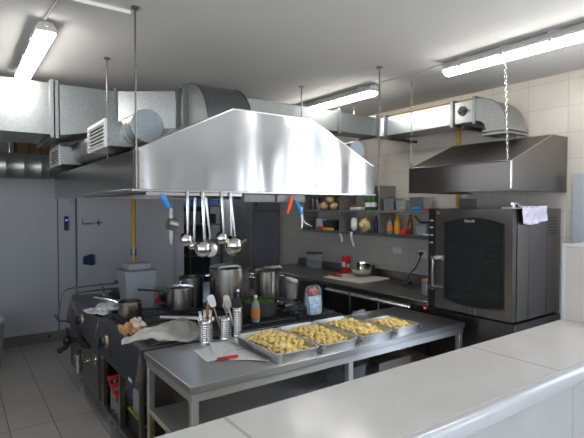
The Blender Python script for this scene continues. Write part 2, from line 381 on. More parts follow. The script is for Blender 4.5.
b = B(); b.box(.30, .82, 2.70, 2.73, ZC-.02, ZC-.0005); solo('cable_trunking', b, M_ceil, 'white cable trunking running to the hood rod at upper left', 'trunking', (.56, 2.715, ZC-.02))
b = B(); b.tube([(.44, 3.09, ZC-.012), (.46, 2.75, ZC-.008), (.46, 2.4, ZC-.008)], .007); solo('lamp_cable', b, M_lampb, 'thin cable on the ceiling feeding the left tube lamp', 'cable', (.45, 2.75, ZC-.01))

# ------------------------------------------------------------------ big island hood
HX0, HX1, HY0, HY1, HZ0, HZ1, HZT = .815, 2.70, 2.66, 5.22, 1.88, 2.095, 2.40
TX0, TX1 = 1.445, 2.085
hood = thing('extraction_hood', 'large stainless island hood hanging over the cooking range', 'hood', ((HX0+HX1)/2, (HY0+HY1)/2, HZ0))
trap = [(HX0, HZ0), (HX1, HZ0), (HX1, HZ1), (TX1, HZT), (TX0, HZT), (HX0, HZ1)]
b = B(); b.prism(trap, 'Y', HY0, HY0+.012); link('end_panel', b, M_hoodf, hood)
b = B(); b.prism(trap, 'Y', HY1-.012, HY1); link('end_panel', b, M_hoods, hood)
for x in (HX0, HX1-.012):
    b = B(); b.box(x, x+.012, HY0+.013, HY1-.013, HZ0, HZ1); link('side_skirt', b, M_hoods, hood)
def slope(xa, za, xb, zb):
    b = B(); d = V((xb-xa, 0, zb-za)).normalized(); n = V((-d.z, 0, d.x))*.008
    b.prism([(xa, za), (xb, zb), (xb+n.x, zb+n.z), (xa+n.x, za+n.z)], 'Y', HY0+.013, HY1-.013); return b
link('roof_slope', slope(HX0+.01, HZ1-.012, TX0, HZT-.012), M_hoods, hood)
link('roof_slope', slope(HX1-.01, HZ1-.012, TX1, HZT-.012), M_hoods, hood)
b = B(); b.box(TX0, TX1, HY0+.013, HY1-.013, HZT-.012, HZT-.002); link('roof_top', b, M_hoods, hood)
# folded bright edge along the trapezoid and the gutter lip
b = B()
for p, q in zip(trap[2:] , trap[3:]):
    b.tube([(p[0], HY0+.004, p[1]), (q[0], HY0+.004, q[1])], .006, 6)
link('folded_edge', b, M_steel, hood)
b = B(); b.box(HX0-.004, HX0+.03, HY0-.004, HY0-.0005, HZ0, HZ1); link('corner_strip', b, M_dsteel, hood)
b = B(); b.box(HX1-.016, HX1+.004, HY0-.004, HY0-.0005, HZ0, HZ1); link('corner_strip', b, M_dsteel, hood)
b = B(); b.box(HX0-.012, HX1+.012, HY0-.014, HY0+.05, HZ0-.016, HZ0-.0005); b.box(HX0-.012, HX0+.09, HY0+.05, HY1+.012, HZ0-.016, HZ0-.0005); b.box(HX1-.09, HX1+.012, HY0+.05, HY1+.012, HZ0-.016, HZ0-.0005); b.box(HX0+.09, HX1-.09, HY1-.05, HY1+.012, HZ0-.016, HZ0-.0005)
link('gutter_lip', b, M_steel, hood, bevel=.003)
for x, z in ((.865, 1.925), (.865, 2.045), (2.06, 1.935), (2.10, 1.945), (2.13, 1.93), (2.02, 2.30)):
    b = B(); b.cyl((x, HY0, z), (x, HY0-.006, z), .007, n=8); link('bolt', b, M_steel, hood)
# grease filters: two sloped banks
for s in (-1, 1):
    for k in range(5):
        y0 = 2.75 + k*.48; b = B(); xc = (HX0+HX1)/2
        M = Matrix.Rotation(s*math.radians(35), 3, 'Y')
        b.box(xc+s*.42-.27, xc+s*.42+.27, y0, y0+.46, 2.02, 2.04, M=M)
        for q in range(9):
            xx = -.24 + q*.06; c = V((xc+s*.42, y0+.23, 2.03)) + M @ V((xx, 0, -.016))
            b.box(c.x-.012, c.x+.012, y0+.03, y0+.43, c.z-.006, c.z+.006, M=M)
        link('grease_filter', b, M_dsteel, hood)
b = B(); b.box(.88, 1.50, HY0-.012, HY0-.004, 1.845, 1.862)
for x in (.9, 1.2, 1.49): b.box(x-.006, x+.006, HY0-.004, HY0+.01, 1.846, 1.864)
link('hanging_rail', b, M_steel, hood)
# strip lights under the front edge
for x0, x1, lb in ((1.525, 1.765, 'left half'), (1.78, 2.02, 'right half')):
    b = B(); b.box(x0, x1, HY0+.0, HY0+.05, 1.808, 1.863); l = link('hood_light', b, M_grey, hood, bevel=.006)
    b = B(); b.box(x0+.03, x1-.03, HY0-.004, HY0-.0005, 1.822, 1.838); link('grip', b, M_grey, l)
# rods carrying the hood
for x, y, z0, lb in ((.823, 2.655, 1.88, 'threaded rod holding the left front corner of the big hood'), (2.735, 2.655, 1.88, 'threaded rod holding the right front corner of the big hood'),
                     (.93, 3.66, 2.12, 'threaded rod holding the left side of the big hood behind the grille'), (2.60, 3.49, 2.15, 'short threaded rod above the big hood left of the right lamp')):
    b = B(); y2 = y-.012 if z0 < 1.9 else y
    b.cyl((x, y2-.006, z0), (x, y2-.006, ZC-.0005), .0055, n=8); b.box(x-.018, x+.018, y2-.024, y2+.012, ZC-.012, ZC-.0005)
    b.cyl((x, y2-.006, HZ1+.0), (x, y2-.006, HZ1+.014), .012, n=6); b.cyl((x, y2-.006, 2.55), (x, y2-.006, 2.565), .008, n=6)
    solo('hood_rod', b, M_dsteel, lb, 'rod', (x, y2-.006, z0), 'rods hanging the big hood')

# ------------------------------------------------------------------ main galvanised duct (left and centre)
duct = thing('main_air_duct', 'wide galvanised rectangular duct under the ceiling on the left, ending over the hood', 'duct', (.5, 4.5, 2.35))
def rect(x, y, z0, z1, d): return [(x, y, z0), (x, y+d, z0), (x, y+d, z1), (x, y, z1)]
def sec(rs, mat=M_galv, name='duct_section'):
    b = B(); b.loft(rs); return link(name, b, mat, duct, smooth=20)
sec([rect(-3.0, 4.2, 2.352, 2.766, .72), rect(.63, 4.2, 2.358, 2.766, .72)])
sec([rect(.70, 4.2, 2.358, 2.766, .70), rect(1.12, 4.19, 2.43, 2.768, .60)])
a1 = [(1.15, 4.19, 2.43), (1.36, 4.75, 2.43), (1.36, 4.75, 2.77), (1.15, 4.19, 2.77)]
a2 = [(1.585, 3.98, 2.47), (1.80, 4.45, 2.47), (1.80, 4.45, 2.79), (1.585, 3.98, 2.79)]
sec([a1, a2])
for x, y, z0, z1, d in ((.64, 4.175, 2.33, 2.79, .77), (.675, 4.175, 2.33, 2.79, .77), (1.125, 4.165, 2.405, 2.792, .65)):
    b = B(); b.box(x-.012, x+.012, y, y+.02, z0, z1); b.box(x-.012, x+.012, y+d-.02, y+d, z0, z1); b.box(x-.012, x+.012, y+.02, y+d-.02, z1-.02, z1); b.box(x-.012, x+.012, y+.02, y+d-.02, z0, z0+.02)
    for k in range(4): b.cyl((x, y-.004, z0+.04+k*(z1-z0-.08)/3), (x, y+.001, z0+.04+k*(z1-z0-.08)/3), .008, n=6)
    link('flange', b, M_galv, duct)
# flexible collar, then the box elbow that drops onto the hood top
b = B(); b.box(1.60, 2.03, 3.80, 3.94, 2.47, 2.80); link('flexible_collar', b, M_dsteel, duct)
for y in (3.79, 3.94): 
    b = B(); b.box(1.575, 2.05, y-.012, y+.012, 2.445, 2.82); link('flange', b, M_galvd, duct)
EC = (3.78, HZT)   # bend centre (y,z) of the drop
arc = [(3.775-.0-(.40)*math.sin(a)*1.0, HZT+.02+(.39)*math.cos(a)) for a in [PI/2*k/12 for k in range(13)]]
b = B(); b.prism([(3.775, HZT+.07)] + arc + [(3.70, HZT+.02)], 'X', 1.615, 2.015); link('elbow', b, M_galvd, duct, smooth=30)
b = B(); 
for x in (1.613, 2.017): b.tube([(x, y, z) for y, z in arc], .006, 6)
link('elbow_seam', b, M_dsteel, duct)

# ------------------------------------------------------------------ round supply pipes on the hood's flanks
sup = thing('supply_air_pipe', 'round spiral pipe with grille boxes along the left flank of the big hood', 'pipe', (.99, 4.2, 2.2))
PX, PZ, PR = .945, 2.262, .096
def spiral(b, p0, p1, r, pitch, lip=.004):
    p0, p1 = V(p0), V(p1); L = (p1-p0).length; d = (p1-p0)/L; n = 28; u = d.orthogonal().normalized(); w = d.cross(u)
    st = [0]; k = 0
    while st[-1] < L - pitch*.5:
        k += 1; st += [k*pitch-.008, k*pitch-.003, k*pitch+.003, k*pitch+.008]
    st = [x for x in st if x < L-.002] + [L]
    rings = []
    for x in st:
        near = abs((x/pitch) - round(x/pitch))*pitch; rr = r + (lip if near < .004 and 0 < x < L else 0)
        rings.append([p0 + d*x + u*(rr*math.cos(2*PI*i/n)) + w*(rr*math.sin(2*PI*i/n)) for i in range(n)])
    b.loft(rings); return b
link('pipe', spiral(B(), (PX, 2.85, PZ), (PX, 5.5, PZ), PR, .085, .003), M_spiral, sup)
b = B(); b.cyl((PX, 2.80, PZ), (PX, 2.86, PZ), PR+.004, n=36); link('end_cap', b, M_cap, sup, bevel=.004)
for y0, y1 in ((3.02, 3.46), (4.58, 5.05)):
    b = B(); b.box(.765, .93, y0, y1, 2.155, 2.31); gb = link('grille_box', b, M_galv, sup)
    b = B(); b.box(.75, .764, y0-.012, y1+.012, 2.145, 2.165); b.box(.75, .764, y0-.012, y1+.012, 2.30, 2.32); b.box(.75, .764, y0-.012, y0+.02, 2.165, 2.30); b.box(.75, .764, y1-.02, y1+.012, 2.165, 2.30)
    gr = link('grille_frame', b, M_white, gb)
    b = B(); b.box(.762, .7645, y0+.02, y1-.02, 2.166, 2.299); link('grille_backing', b, M_dark, gb)
    b = B(); M = Matrix.Rotation(math.radians(-35), 3, 'Y')
    for k in range(6): b.box(.740, .764, y0+.02, y1-.02, 2.172+k*.0225, 2.180+k*.0225, M=M)
    link('grille_slats', b, M_white, gb)
sp = thing('spiral_duct', 'horizontal round spiral duct at the far left above the cold room', 'duct', (-.6, 5.5, 2.06))
link('pipe', spiral(B(), (-3.0, 5.5, 2.19), (.80, 5.5, 2.19), .128, .155, .004), M_spiral, sp)
b = B(); pts = [(.80, 5.5, 2.19), (.86, 5.5, 2.20), (.90, 5.5, 2.22), (.94, 5.5, 2.25)]; b.tube(pts, [.128, .124, .115, .105], 24); link('reducer', b, M_spiral, sp)
b = B()
for x in (-1.0, .45): b.cyl((x, 5.5, 2.32), (x, 5.5, ZC-.0005), .006, n=8)
link('hanger_rod', b, M_steel, sp)
supr = thing('supply_air_pipe', 'round capped pipe showing above the right slope of the big hood', 'pipe', (2.655, 4.0, 2.12))
link('pipe', spiral(B(), (2.69, 2.90, 2.232), (2.69, 5.1, 2.232), .082, .085, .003), M_spiral, supr)
b = B(); b.cyl((2.69, 2.84, 2.232), (2.69, 2.91, 2.232), .087, n=32); link('end_cap', b, M_cap, supr, bevel=.004)
b = B()
for y in (3.1, 4.9): b.box(2.655, 2.675, y-.01, y+.01, 2.10, 2.15)
link('bracket', b, M_steel, supr)

# ------------------------------------------------------------------ right duct
rd = thing('branch_air_duct', 'slim galvanised duct along the right wall with an elbow down to the wall hood', 'duct', (3.85, 2.8, 2.5))
RX0, RX1, RZ0, RZ1 = 3.70, 4.0, 2.525, 2.715
def rsec(rs, mat=M_galv, name='duct_section'):
    b = B(); b.loft(rs); return link(name, b, mat, rd, smooth=25)
def rr(y, z0=RZ0, z1=RZ1): return [(RX0, y, z0), (RX1, y, z0), (RX1, y, z1), (RX0, y, z1)]
rsec([rr(2.43), rr(2.635)]); rsec([rr(2.675), rr(3.46)])
for y in (2.43, 2.655, 3.47):
    b = B(); b.box(RX0-.018, RX0, y-.014, y+.014, RZ0-.025, RZ1+.025); b.box(RX0, RX1, y-.014, y+.014, RZ1, RZ1+.025); b.box(RX0, RX1, y-.014, y+.014, RZ0-.025, RZ0); link('flange', b, M_galvd, rd)
# damper dial
b = B(); b.cyl((RX0-.012, 2.55, 2.63), (RX0-.0005, 2.55, 2.63), .042, n=20); b.box(RX0-.03, RX0-.012, 2.515, 2.585, 2.62, 2.64); b.box(RX0-.022, RX0-.012, 2.485, 2.514, 2.628, 2.636); link('damper_dial', b, M_black, rd)
# elbow going down at the near end
rings = []
cyb, czb, rin, rout = 2.415, RZ0-.09, .09, .28
for k in range(11):
    a = PI/2*k/10
    yi, zi = cyb - rin*math.sin(a), czb + rin*math.cos(a); yo, zo = cyb - rout*math.sin(a), czb + rout*math.cos(a)
    rings.append([(RX0, yi, zi), (RX1, yi, zi), (RX1, yo, zo), (RX0, yo, zo)])
b = B(); b.loft(rings); link('elbow', b, M_galv, rd, smooth=25)
b = B(); b.box(RX0-.02, RX1+.005, 2.115, 2.345, 2.415, 2.434); b.box(RX0-.02, RX1+.005, 2.115, 2.345, 2.385, 2.398); link('flange', b, M_galv, rd)
b = B(); b.box(RX0+.16, RX1-.005, 2.14, 2.32, 2.353, 2.384); b.box(RX0+.003, RX1-.003, 2.138, 2.322, 2.3985, 2.4145); link('spigot', b, M_galv, rd)
# far corner turning to the left, then the run behind the hood
rings = []
for k in range(7):
    a = PI/2*k/6; cx_, cy_ = RX0-.06, 3.48
    xi, yi = cx_+.06*math.cos(a), cy_+.06*math.sin(a); xo, yo = cx_+.36*math.cos(a), cy_+.30*math.sin(a)
    rings.append([(xi, yi, RZ0), (xo, yo, RZ0), (xo, yo, RZ1), (xi, yi, RZ1)])
b = B(); b.loft(rings); link('elbow', b, M_galv, rd, smooth=25)
b = B(); b.loft([[(x, 3.54, RZ0), (x, 3.78, RZ0), (x, 3.78, RZ1), (x, 3.54, RZ1)] for x in (2.05, 3.635)]); link('duct_section', b, M_galvd, rd)
for x in (3.10, 3.62):
    b = B(); b.box(x-.014, x+.014, 3.522, 3.54, RZ0-.025, RZ1+.025); b.box(x-.014, x+.014, 3.54, 3.78, RZ1, RZ1+.025); b.box(x-.014, x+.014, 3.54, 3.78, RZ0-.025, RZ0); link('flange', b, M_galvd, rd)
for y in (2.53, 3.40):
    b = B(); b.box(RX0-.03, XR-.0005, y-.015, y+.015, RZ0-.055, RZ0-.03); b.cyl((RX0+.0, y, RZ0-.03), (RX0+.0, y, RZ0-.001), .006, n=8); link('wall_bracket', b, M_dark, rd)
for x, y in ((3.42, 3.66), (3.25, 3.70)):
    b = B(); b.cyl((x, y, RZ1), (x, y, ZC-.0005), .005, n=8); link('hanger_rod', b, M_steel, rd)

# ------------------------------------------------------------------ small wall hood over the oven
WY0, WY1 = 1.838, 2.772
wh = thing('wall_hood', 'dark stainless wall hood hanging over the oven on the right', 'hood', (3.7, 2.3, 1.91))
prof = [(3.25, 1.91), (3.25, 2.11), (3.855, 2.35), (4.092, 2.35), (4.092, 1.91)]
for y0, y1 in ((WY0, WY0+.01), (WY1-.01, WY1)):
    b = B(); b.prism(prof, 'Y', y0, y1); link('end_panel', b, M_hoodd, wh)
b = B(); b.box(3.25, 3.26, WY0+.011, WY1-.011, 1.91, 2.105); link('front_panel', b, M_hoodd, wh)
b = B(); b.prism([(3.253, 2.103), (3.855, 2.342), (3.852, 2.35), (3.25, 2.111)], 'Y', WY0+.011, WY1-.011); link('roof_slope', b, M_hoodd, wh)
b = B(); b.box(3.856, 4.092, WY0+.011, WY1-.011, 2.342, 2.35); link('roof_top', b, M_hoodd, wh)
b = B(); b.tube([(3.249, WY0+.003, 2.112), (3.249, WY1, 2.112)], .004, 6); b.tube([(3.25, WY0, 2.112), (3.855, WY0, 2.351)], .0035, 6); link('folded_edge', b, M_steel, wh)
b = B(); b.box(3.246, 3.262, WY0-.004, WY0+.004, 1.912, 2.11); link('corner_strip', b, M_chrome, wh)
b = B(); b.box(3.245, 4.092, WY0-.004, WY0+.06, 1.896, 1.909); b.box(3.245, 3.31, WY0+.061, WY1, 1.896, 1.909); b.box(3.311, 4.092, WY1-.06, WY1+.004, 1.896, 1.909); link('gutter_lip', b, M_dsteel, wh)
b = B()
M = Matrix.Rotation(math.radians(-30), 3, 'Y')
b.box(3.40, 4.0, WY0+.08, WY1-.08, 2.05, 2.07, M=M); link('grease_filter', b, M_dsteel, wh)
def chain(x0, y0, z0, x1, y1, z1, label):
    b = B(); p0, p1 = V((x0, y0, z0)), V((x1, y1, z1)); L = (p1-p0).length; d = (p1-p0)/L; n = int(L/.026); u = d.orthogonal().normalized(); w = d.cross(u)
    for k in range(n):
        c = p0 + d*(L*(k+.5)/n); a = u if k % 2 else w
        pts = [c + d*(.0165*math.cos(t)) + a*(.0075*math.sin(t)) for t in [2*PI*j/8 for j in range(9)]]
        b.tube(pts, .0022, 5)
    b.tube([p0 + V((0, 0, .03)), p0 + V((0, 0, .012)), p0 + V((.01, 0, .0)), p0 + V((0, 0, -.012))], .003, 6)
    b.tube([p1 + V((0, 0, -.008)), p1 + V((.0, .01, -.0)), p1 + V((0, 0, .016))], .0035, 6)
    b.cyl(p1 + V((0, 0, .016)), V((x1, y1, ZC-.0005)), .004, n=6)
    solo('hood_chain', b, M_pot, label, 'chain', (x1, y1, z0), 'chains of the wall hood')
chain(3.262, 1.875, 2.135, 3.30, 1.92, ZC-.03, 'steel chain at the near front corner of the wall hood')
chain(3.262, 2.76, 2.135, 3.262, 2.76, ZC-.03, 'steel chain at the far front corner of the wall hood')
# gas pipes
g = thing('gas_pipe', 'yellow gas pipe on the right wall above and behind the wall hood', 'pipe', (4.07, 3, 2.0))
b = B(); b.cyl((4.06, 2.70, 2.80), (4.06, 5.9, 2.80), .021, n=12); link('high_run', b, M_yel, g)
b = B(); b.cyl((4.065, 2.85, 1.77), (4.065, 2.85, 2.80), .019, n=12); link('drop', b, M_yel, g)
g = thing('gas_pipe', 'vertical yellow gas pipe with a valve in front of the cold room door', 'pipe', (1.655, 5.42, 0))
b = B(); b.cyl((1.655, 5.42, .0005), (1.655, 5.42, 2.6), .024, n=14); link('riser', b, M_yel, g)
b = B(); b.cyl((1.655, 5.42, 1.22), (1.655, 5.42, 1.30), .032, n=8); b.cyl((1.655, 5.38, 1.26), (1.655, 5.36, 1.26), .008, n=8); link('valve', b, M_dsteel, g)

# ------------------------------------------------------------------ worktop, undercounter fridge, oven
WZ = .94; WX = 3.36
wt = thing('steel_worktop', 'long dark stainless worktop along the right wall', 'worktop', (3.73, 3.7, WZ-.04))
b = B(); b.box(WX, XR-.0005, 2.645, 5.55, WZ-.045, WZ); link('top', b, M_steel_y, wt, bevel=.004)
b = B(); b.box(XR-.02, XR-.0005, 2.64, 5.55, WZ+.0005, WZ+.10); link('upstand', b, M_steel_y, wt, bevel=.003)
fr = thing('undercounter_fridge', 'stainless undercounter fridge with three doors below the worktop', 'fridge', (3.73, 3.0, .0))
b = B(); b.box(WX+.045, XR-.01, 2.66, 4.08, .12, WZ-.046); link('body', b, M_dsteel, fr)
for x in (3.45, 4.0):
    for y in (2.72, 4.0):
        b = B(); b.cyl((x, y, .0005), (x, y, .1195), .022, .026, n=12); link('leg', b, M_steel, fr)
for y0, y1 in ((3.655, 4.06), (3.245, 3.645), (2.84, 3.235)):
    b = B(); b.box(WX+.004, WX+.044, y0, y1, .15, .845); dd = link('door', b, M_dsteel, fr, bevel=.004)
    b = B(); b.prism([(WX-.012, .846), (WX+.003, .846), (WX+.03, .884), (WX+.022, .886), (WX-.012, .858)], 'Y', y0+.004, y1-.004); link('handle', b, M_hand, dd)
b = B(); b.box(WX+.02, WX+.044, 2.66, 2.83, .15, WZ-.047); link('machine_cover', b, M_dsteel, fr)
b = B(); b.box(WX+.012, WX+.0195, 2.645, 2.745, .868, .893); cd = link('display_panel', b, M_black, fr)
b = B(); b.box(WX+.010, WX+.0118, 2.675, 2.70, .874, .888); link('display_digits', b, M_redled, cd)
st = thing('worktop_stand', 'steel stand carrying the far left end of the right worktop', 'stand', (3.7, 4.9, 0))
b = B(); b.box(WX+.03, XR-.02, 4.12, 4.35, .12, WZ-.046); link('side_panel', b, M_steel_y, st)
for x in (WX+.05, XR-.08):
    b = B(); b.box(x-.02, x+.02, 5.48, 5.52, .0005, WZ-.046); link('leg', b, M_steel_y, st)
for x in (WX+.06, XR-.08):
    for y in (4.16, 4.31):
        b = B(); b.cyl((x, y, .0005), (x, y, .1195), .02, n=10); link('foot', b, M_steel, st)
b = B(); b.box(WX+.03, XR-.02, 4.36, 5.47, .28, .31); link('lower_shelf', b, M_steel_y, st)

os_ = thing('oven_stand', 'dark steel cabinet under the oven at the right end of the worktop', 'stand', (3.7, 2.25, 0))
b = B(); b.box(3.385, 4.06, 1.858, 2.636, .08, .90); link('body', b, M_dsteel, os_)
b = B(); b.box(3.36, 3.3845, 1.858, 2.636, .09, .897); link('front_panel', b, M_dsteel, os_, bevel=.003)
for x in (3.42, 4.0):
    for y in (1.9, 2.59):
        b = B(); b.cyl((x, y, .0005), (x, y, .0795), .022, n=12); link('foot', b, M_black, os_)
OX, OY0, OY1, OZ0, OZ1 = 3.33, 1.862, 2.632, .918, 1.763
ov = thing('convection_oven', 'tall dark steel oven with an arched glass door on the worktop', 'oven', (3.7, 2.25, .9005))
for x in (3.45, 4.0):
    for y in (1.93, 2.56):
        b = B(); b.cyl((x, y, .9005), (x, y, OZ0-.0005), .022, n=12); link('foot', b, M_black, ov)
b = B(); b.box(3.39, 4.05, OY0, OY0+.02, OZ0, OZ1); link('side_panel', b, M_oven, ov)
b = B(); b.box(3.39, 4.05, OY1-.06, OY1, OZ0, OZ1); link('side_panel', b, M_oven, ov)
b = B(); b.box(3.39, 4.05, OY0+.021, OY1-.061, OZ1-.03, OZ1); link('top_panel', b, M_oven, ov)
b = B(); b.box(3.39, 4.05, OY0+.021, OY1-.061, OZ0, OZ0+.03); link('bottom_panel', b, M_oven, ov)
b = B(); b.box(4.03, 4.05, OY0+.021, OY1-.061, OZ0+.031, OZ1-.031); link('back_panel', b, M_dsteel, ov)
b = B(); b.box(3.82, 3.835, OY0-.003, OY0-.0005, OZ0, OZ1-.02); b.box(3.55, 3.552, OY0-.003, OY0-.0005, OZ0, OZ1); link('panel_joint', b, M_dsteel, ov)
b = B()
for i in range(4):
    for k in range(6): b.box(3.86+i*.035, 3.88+i*.035, OY0-.003, OY0-.0005, 1.56+k*.025, 1.568+k*.025)
link('vent_slots', b, M_dark, ov)
b = B(); b.box(OX+.01, 3.389, OY1-.078, OY1, OZ0, OZ1); cp = link('control_panel', b, M_black, ov, bevel=.004)
b = B()
for z in (1.66, 1.60, 1.535, 1.47): 
    b.box(OX+.006, OX+.0095, OY1-.05, OY1-.035, z-.006, z+.006); b.box(OX+.006, OX+.0095, OY1-.028, OY1-.018, z-.004, z+.004)
link('indicator_marks', b, M_white, cp)
b = B(); b.cyl((OX-.012, OY1-.04, 1.09), (OX+.0095, OY1-.04, 1.09), .018, n=16); link('timer_knob', b, M_grey, cp)
# door with arched window
DY0, DY1 = OY0+.006, OY1-.082; wy0, wy1 = 1.925, 2.462
def arcpts(y0, y1, zedge, zmid, n=14): return [(y0+(y1-y0)*k/n, zedge+(zmid-zedge)*(1-(2*k/n-1)**2)) for k in range(n+1)]
b = B()
b.box(OX, OX+.055, DY0, wy0, OZ0+.002, OZ1-.004); b.box(OX, OX+.055, wy1, DY1, OZ0+.002, OZ1-.004)
top = arcpts(wy0, wy1, 1.645, 1.69); bot = arcpts(wy0, wy1, 1.0, .97)
for (a0, a1), (c0, c1) in zip(zip(top, top[1:]), zip(bot, bot[1:])):
    b.prism([a0, a1, (a1[0], OZ1-.004), (a0[0], OZ1-.004)], 'X', OX, OX+.055)
    b.prism([(c0[0], OZ0+.002), (c1[0], OZ0+.002), c1, c0], 'X', OX, OX+.055)
bmesh.ops.remove_doubles(b.bm, verts=b.bm.verts, dist=1e-5)
door = link('door', b, M_oven, ov)
b = B(); poly = [(wy0-.003, 1.0)] + [(wy1+.003, 1.0)] + [(y, z+.003) for y, z in reversed(top)]
poly = [(y, z) for y, z in bot] + [(y, z) for y, z in reversed(top)]
b.prism(poly, 'X', OX+.006, OX+.012); link('door_glass', b, M_ovglass, door)
b = B()
b.tube([(OX-.001, y, z-.004) for y, z in top], .005, 6); b.tube([(OX-.001, y, z+.004) for y, z in bot], .005, 6); b.tube([(OX-.001, wy0+.004, bot[0][1]), (OX-.001, wy0+.004, top[0][1])], .005, 6); b.tube([(OX-.001, wy1-.004, bot[0][1]), (OX-.001, wy1-.004, top[0][1])], .005, 6)
link('glass_gasket', b, M_black, door)
b = B(); b.box(OX-.07, OX-.0005, DY1-.035, DY1-.005, 1.335, 1.365); b.box(OX-.07, OX-.0005, DY1-.035, DY1-.005, 1.095, 1.115); b.tube([(OX-.058, DY1-.02, 1.08), (OX-.062, DY1-.02, 1.2), (OX-.058, DY1-.02, 1.35)], .013, 10); link('handle', b, M_chrome, door)
b = B(); b.box(OX-.004, OX+.05, DY0-.004, DY0-.0005, OZ0+.002, OZ1-.004); link('edge_strip', b, M_dsteel, door)
for z in (1.10, 1.60):
    b = B(); b.box(OX-.008, OX-.0005, DY0, DY0+.03, z-.02, z+.02); link('hinge', b, M_oven, door)
text('lettering', 'Giorik', .036, TM((OX-.001, 2.27, 1.654), (0, -1, 0), (0, 0, 1)), M_white, door)
b = B(); b.prism([(2.505, 1.718), (2.535, 1.718), (2.52, 1.742)], 'X', OX-.0015, OX-.0005); link('warning_sticker', b, M_cardy, door)
# racks inside
b = B()
for y in (1.90, 2.56-.01):
    b.box(3.45, 4.0, y-.004, y+.004, 1.0, 1.72)
for k in range(6):
    for y in (1.908, 2.544): b.box(3.45, 4.0, y-.006, y+.006, 1.05+k*.105, 1.056+k*.105)
link('rack_rails', b, M_chrome, ov)
FOODCOL = [M_crust, M_potato, M_dark, M_crust, M_red]
for k in range(5):
    z = 1.058 + k*.105
    t = thing('oven_tray', 'steel tray with food on the %s rack behind the oven glass' % ('lowest', 'second lowest', 'middle', 'second highest', 'highest')[k], 'tray', (3.7, 2.22, z), 'trays in the oven')
    b = B(); b.box(3.44, 3.98, 1.916, 2.536, z, z+.006); b.box(3.44, 3.446, 1.916, 2.536, z+.006, z+.03); b.box(3.974, 3.98, 1.916, 2.536, z+.006, z+.03); link('tray', b, M_pot, t)
    b = B()
    for q in range(10): b.ball((3.52+random.random()*.4, 1.98+q*.05+random.random()*.02, z+.026), .04, .03, .02, sub=1)
    fo = link('food', b, (M_crust, M_crust, M_potato, M_crust, M_crust)[k], t); fo['kind'] = 'stuff'
# towel rail bracket + towel
b = B(); b.box(3.26, 3.80, OY0-.035, OY0+.05, OZ1+.001, OZ1+.010); b.tube([(3.28, OY0, OZ1+.02), (3.28, OY0-.02, OZ1+.02)], .008); b.cyl((3.31, OY0+.0, OZ1+.0105), (3.31, OY0+.0, OZ1+.045), .018, n=12); b.box(3.345, 3.375, OY0-.01, OY0+.03, OZ1+.0105, OZ1+.04); b.cyl((3.40, OY0+.02, OZ1+.0105), (3.40, OY0+.02, OZ1+.045), .012, n=10); b.box(3.30, 3.42, OY0-.01, OY0-.004, OZ1+.0105, OZ1+.03)
solo('hinge_bracket', b, M_steel, 'small steel bracket lying on the front right corner of the oven top', 'bracket', (3.4, OY0, OZ1+.001))
def cloth_grid(fn, nu, nv):
    b = B(); g = [[b.bm.verts.new(V(fn(i/nu, j/nv))) for j in range(nv+1)] for i in range(nu+1)]
    for i in range(nu):
        for j in range(nv): b._f([g[i][j], g[i+1][j], g[i+1][j+1], g[i][j+1]])
    return b
def towel(u, v):
    x = 3.40 + .335*u + .012*math.sin(9*v); s = -.05 + .20*v
    w = .008*math.sin(u*19) + .006*math.sin(u*41+2*v)
    if s < .03: return (x, OY0+.03-s*.6-.018, OZ1+.018+.003*math.sin(u*30))
    return (x, OY0-.042-.006*math.sin(v*6)+w, OZ1+.018-(s-.03)*1.05 - .012*math.sin(u*5))
solo('kitchen_towel', cloth_grid(towel, 40, 16), M_cloth, 'lavender striped kitchen towel hanging over the right side of the oven', 'towel', (3.6, OY0-.03, OZ1), solid=.004)

# ------------------------------------------------------------------ worktop items
WI = WZ + .001
b = B(); M = Matrix.Rotation(math.radians(4), 3, 'Z'); b.box(3.52, 4.02, 3.70, 4.28, WI, WI+.02, M=M)
solo('cutting_board', b, M_cream, 'large cream cutting board on the right worktop', 'cutting board', (3.77, 4.06, WI), bevel=.006)
t = thing('kitchen_knife', 'red handled knife lying on the cream cutting board', 'knife', (3.72, 4.2, WI+.021))
b = B(); b.tube([(3.60, 4.26, WI+.031), (3.62, 4.19, WI+.033), (3.65, 4.11, WI+.031)], [.009, .012, .010], 8); link('handle', b, M_red, t)
b = B(); b.prism([(3.645, 4.115), (3.66, 4.12), (3.76, 3.88), (3.735, 3.89)], 'Z', WI+.026, WI+.028); link('blade', b, M_chrome, t)
b = B(); b.lathe((3.93, 4.05, WI+.022), [(.05, 0), (.09, .015), (.125, .06), (.14, .10), (.145, .115), (.148, .115), (.14, .10), (.12, .055), (.08, .015), (.0, .012)], 32, M=Euler((math.radians(8), math.radians(-10), 0)).to_matrix())
solo('mixing_bowl', b, M_chrome, 'shiny steel mixing bowl on the cutting board', 'bowl', (3.93, 4.05, WI+.022))
t = thing('milk_carton', 'red and white carton standing behind the steel bowl', 'carton', (3.95, 4.36, WI))
b = B(); b.box(3.91, 3.99, 4.32, 4.40, WI, WI+.22); link('box', b, M_red, t, bevel=.004)
b = B(); b.box(3.908, 3.9095, 4.33, 4.39, WI+.09, WI+.15); b.box(3.92, 3.98, 4.318, 4.3195, WI+.08, WI+.13); link('white_patch', b, M_white, t)
t = thing('storage_jar', 'clear glass jar with tan lid on the worktop beside the oven', 'jar', (3.66, 2.86, WI))
b = B(); b.lathe((3.62, 2.86, WI), [(.045, 0), (.055, .01), (.055, .12), (.05, .13)], 20); link('glass', b, M_clear, t)
b = B(); b.lathe((3.62, 2.86, WI+.131), [(.05, 0), (.055, .005), (.05, .025), (0, .027)], 20); link('lid', b, M_wood, t)
t = thing('power_cord', 'black cord with plug hanging from the socket beside the oven', 'cord', (4.05, 3.25, WI))
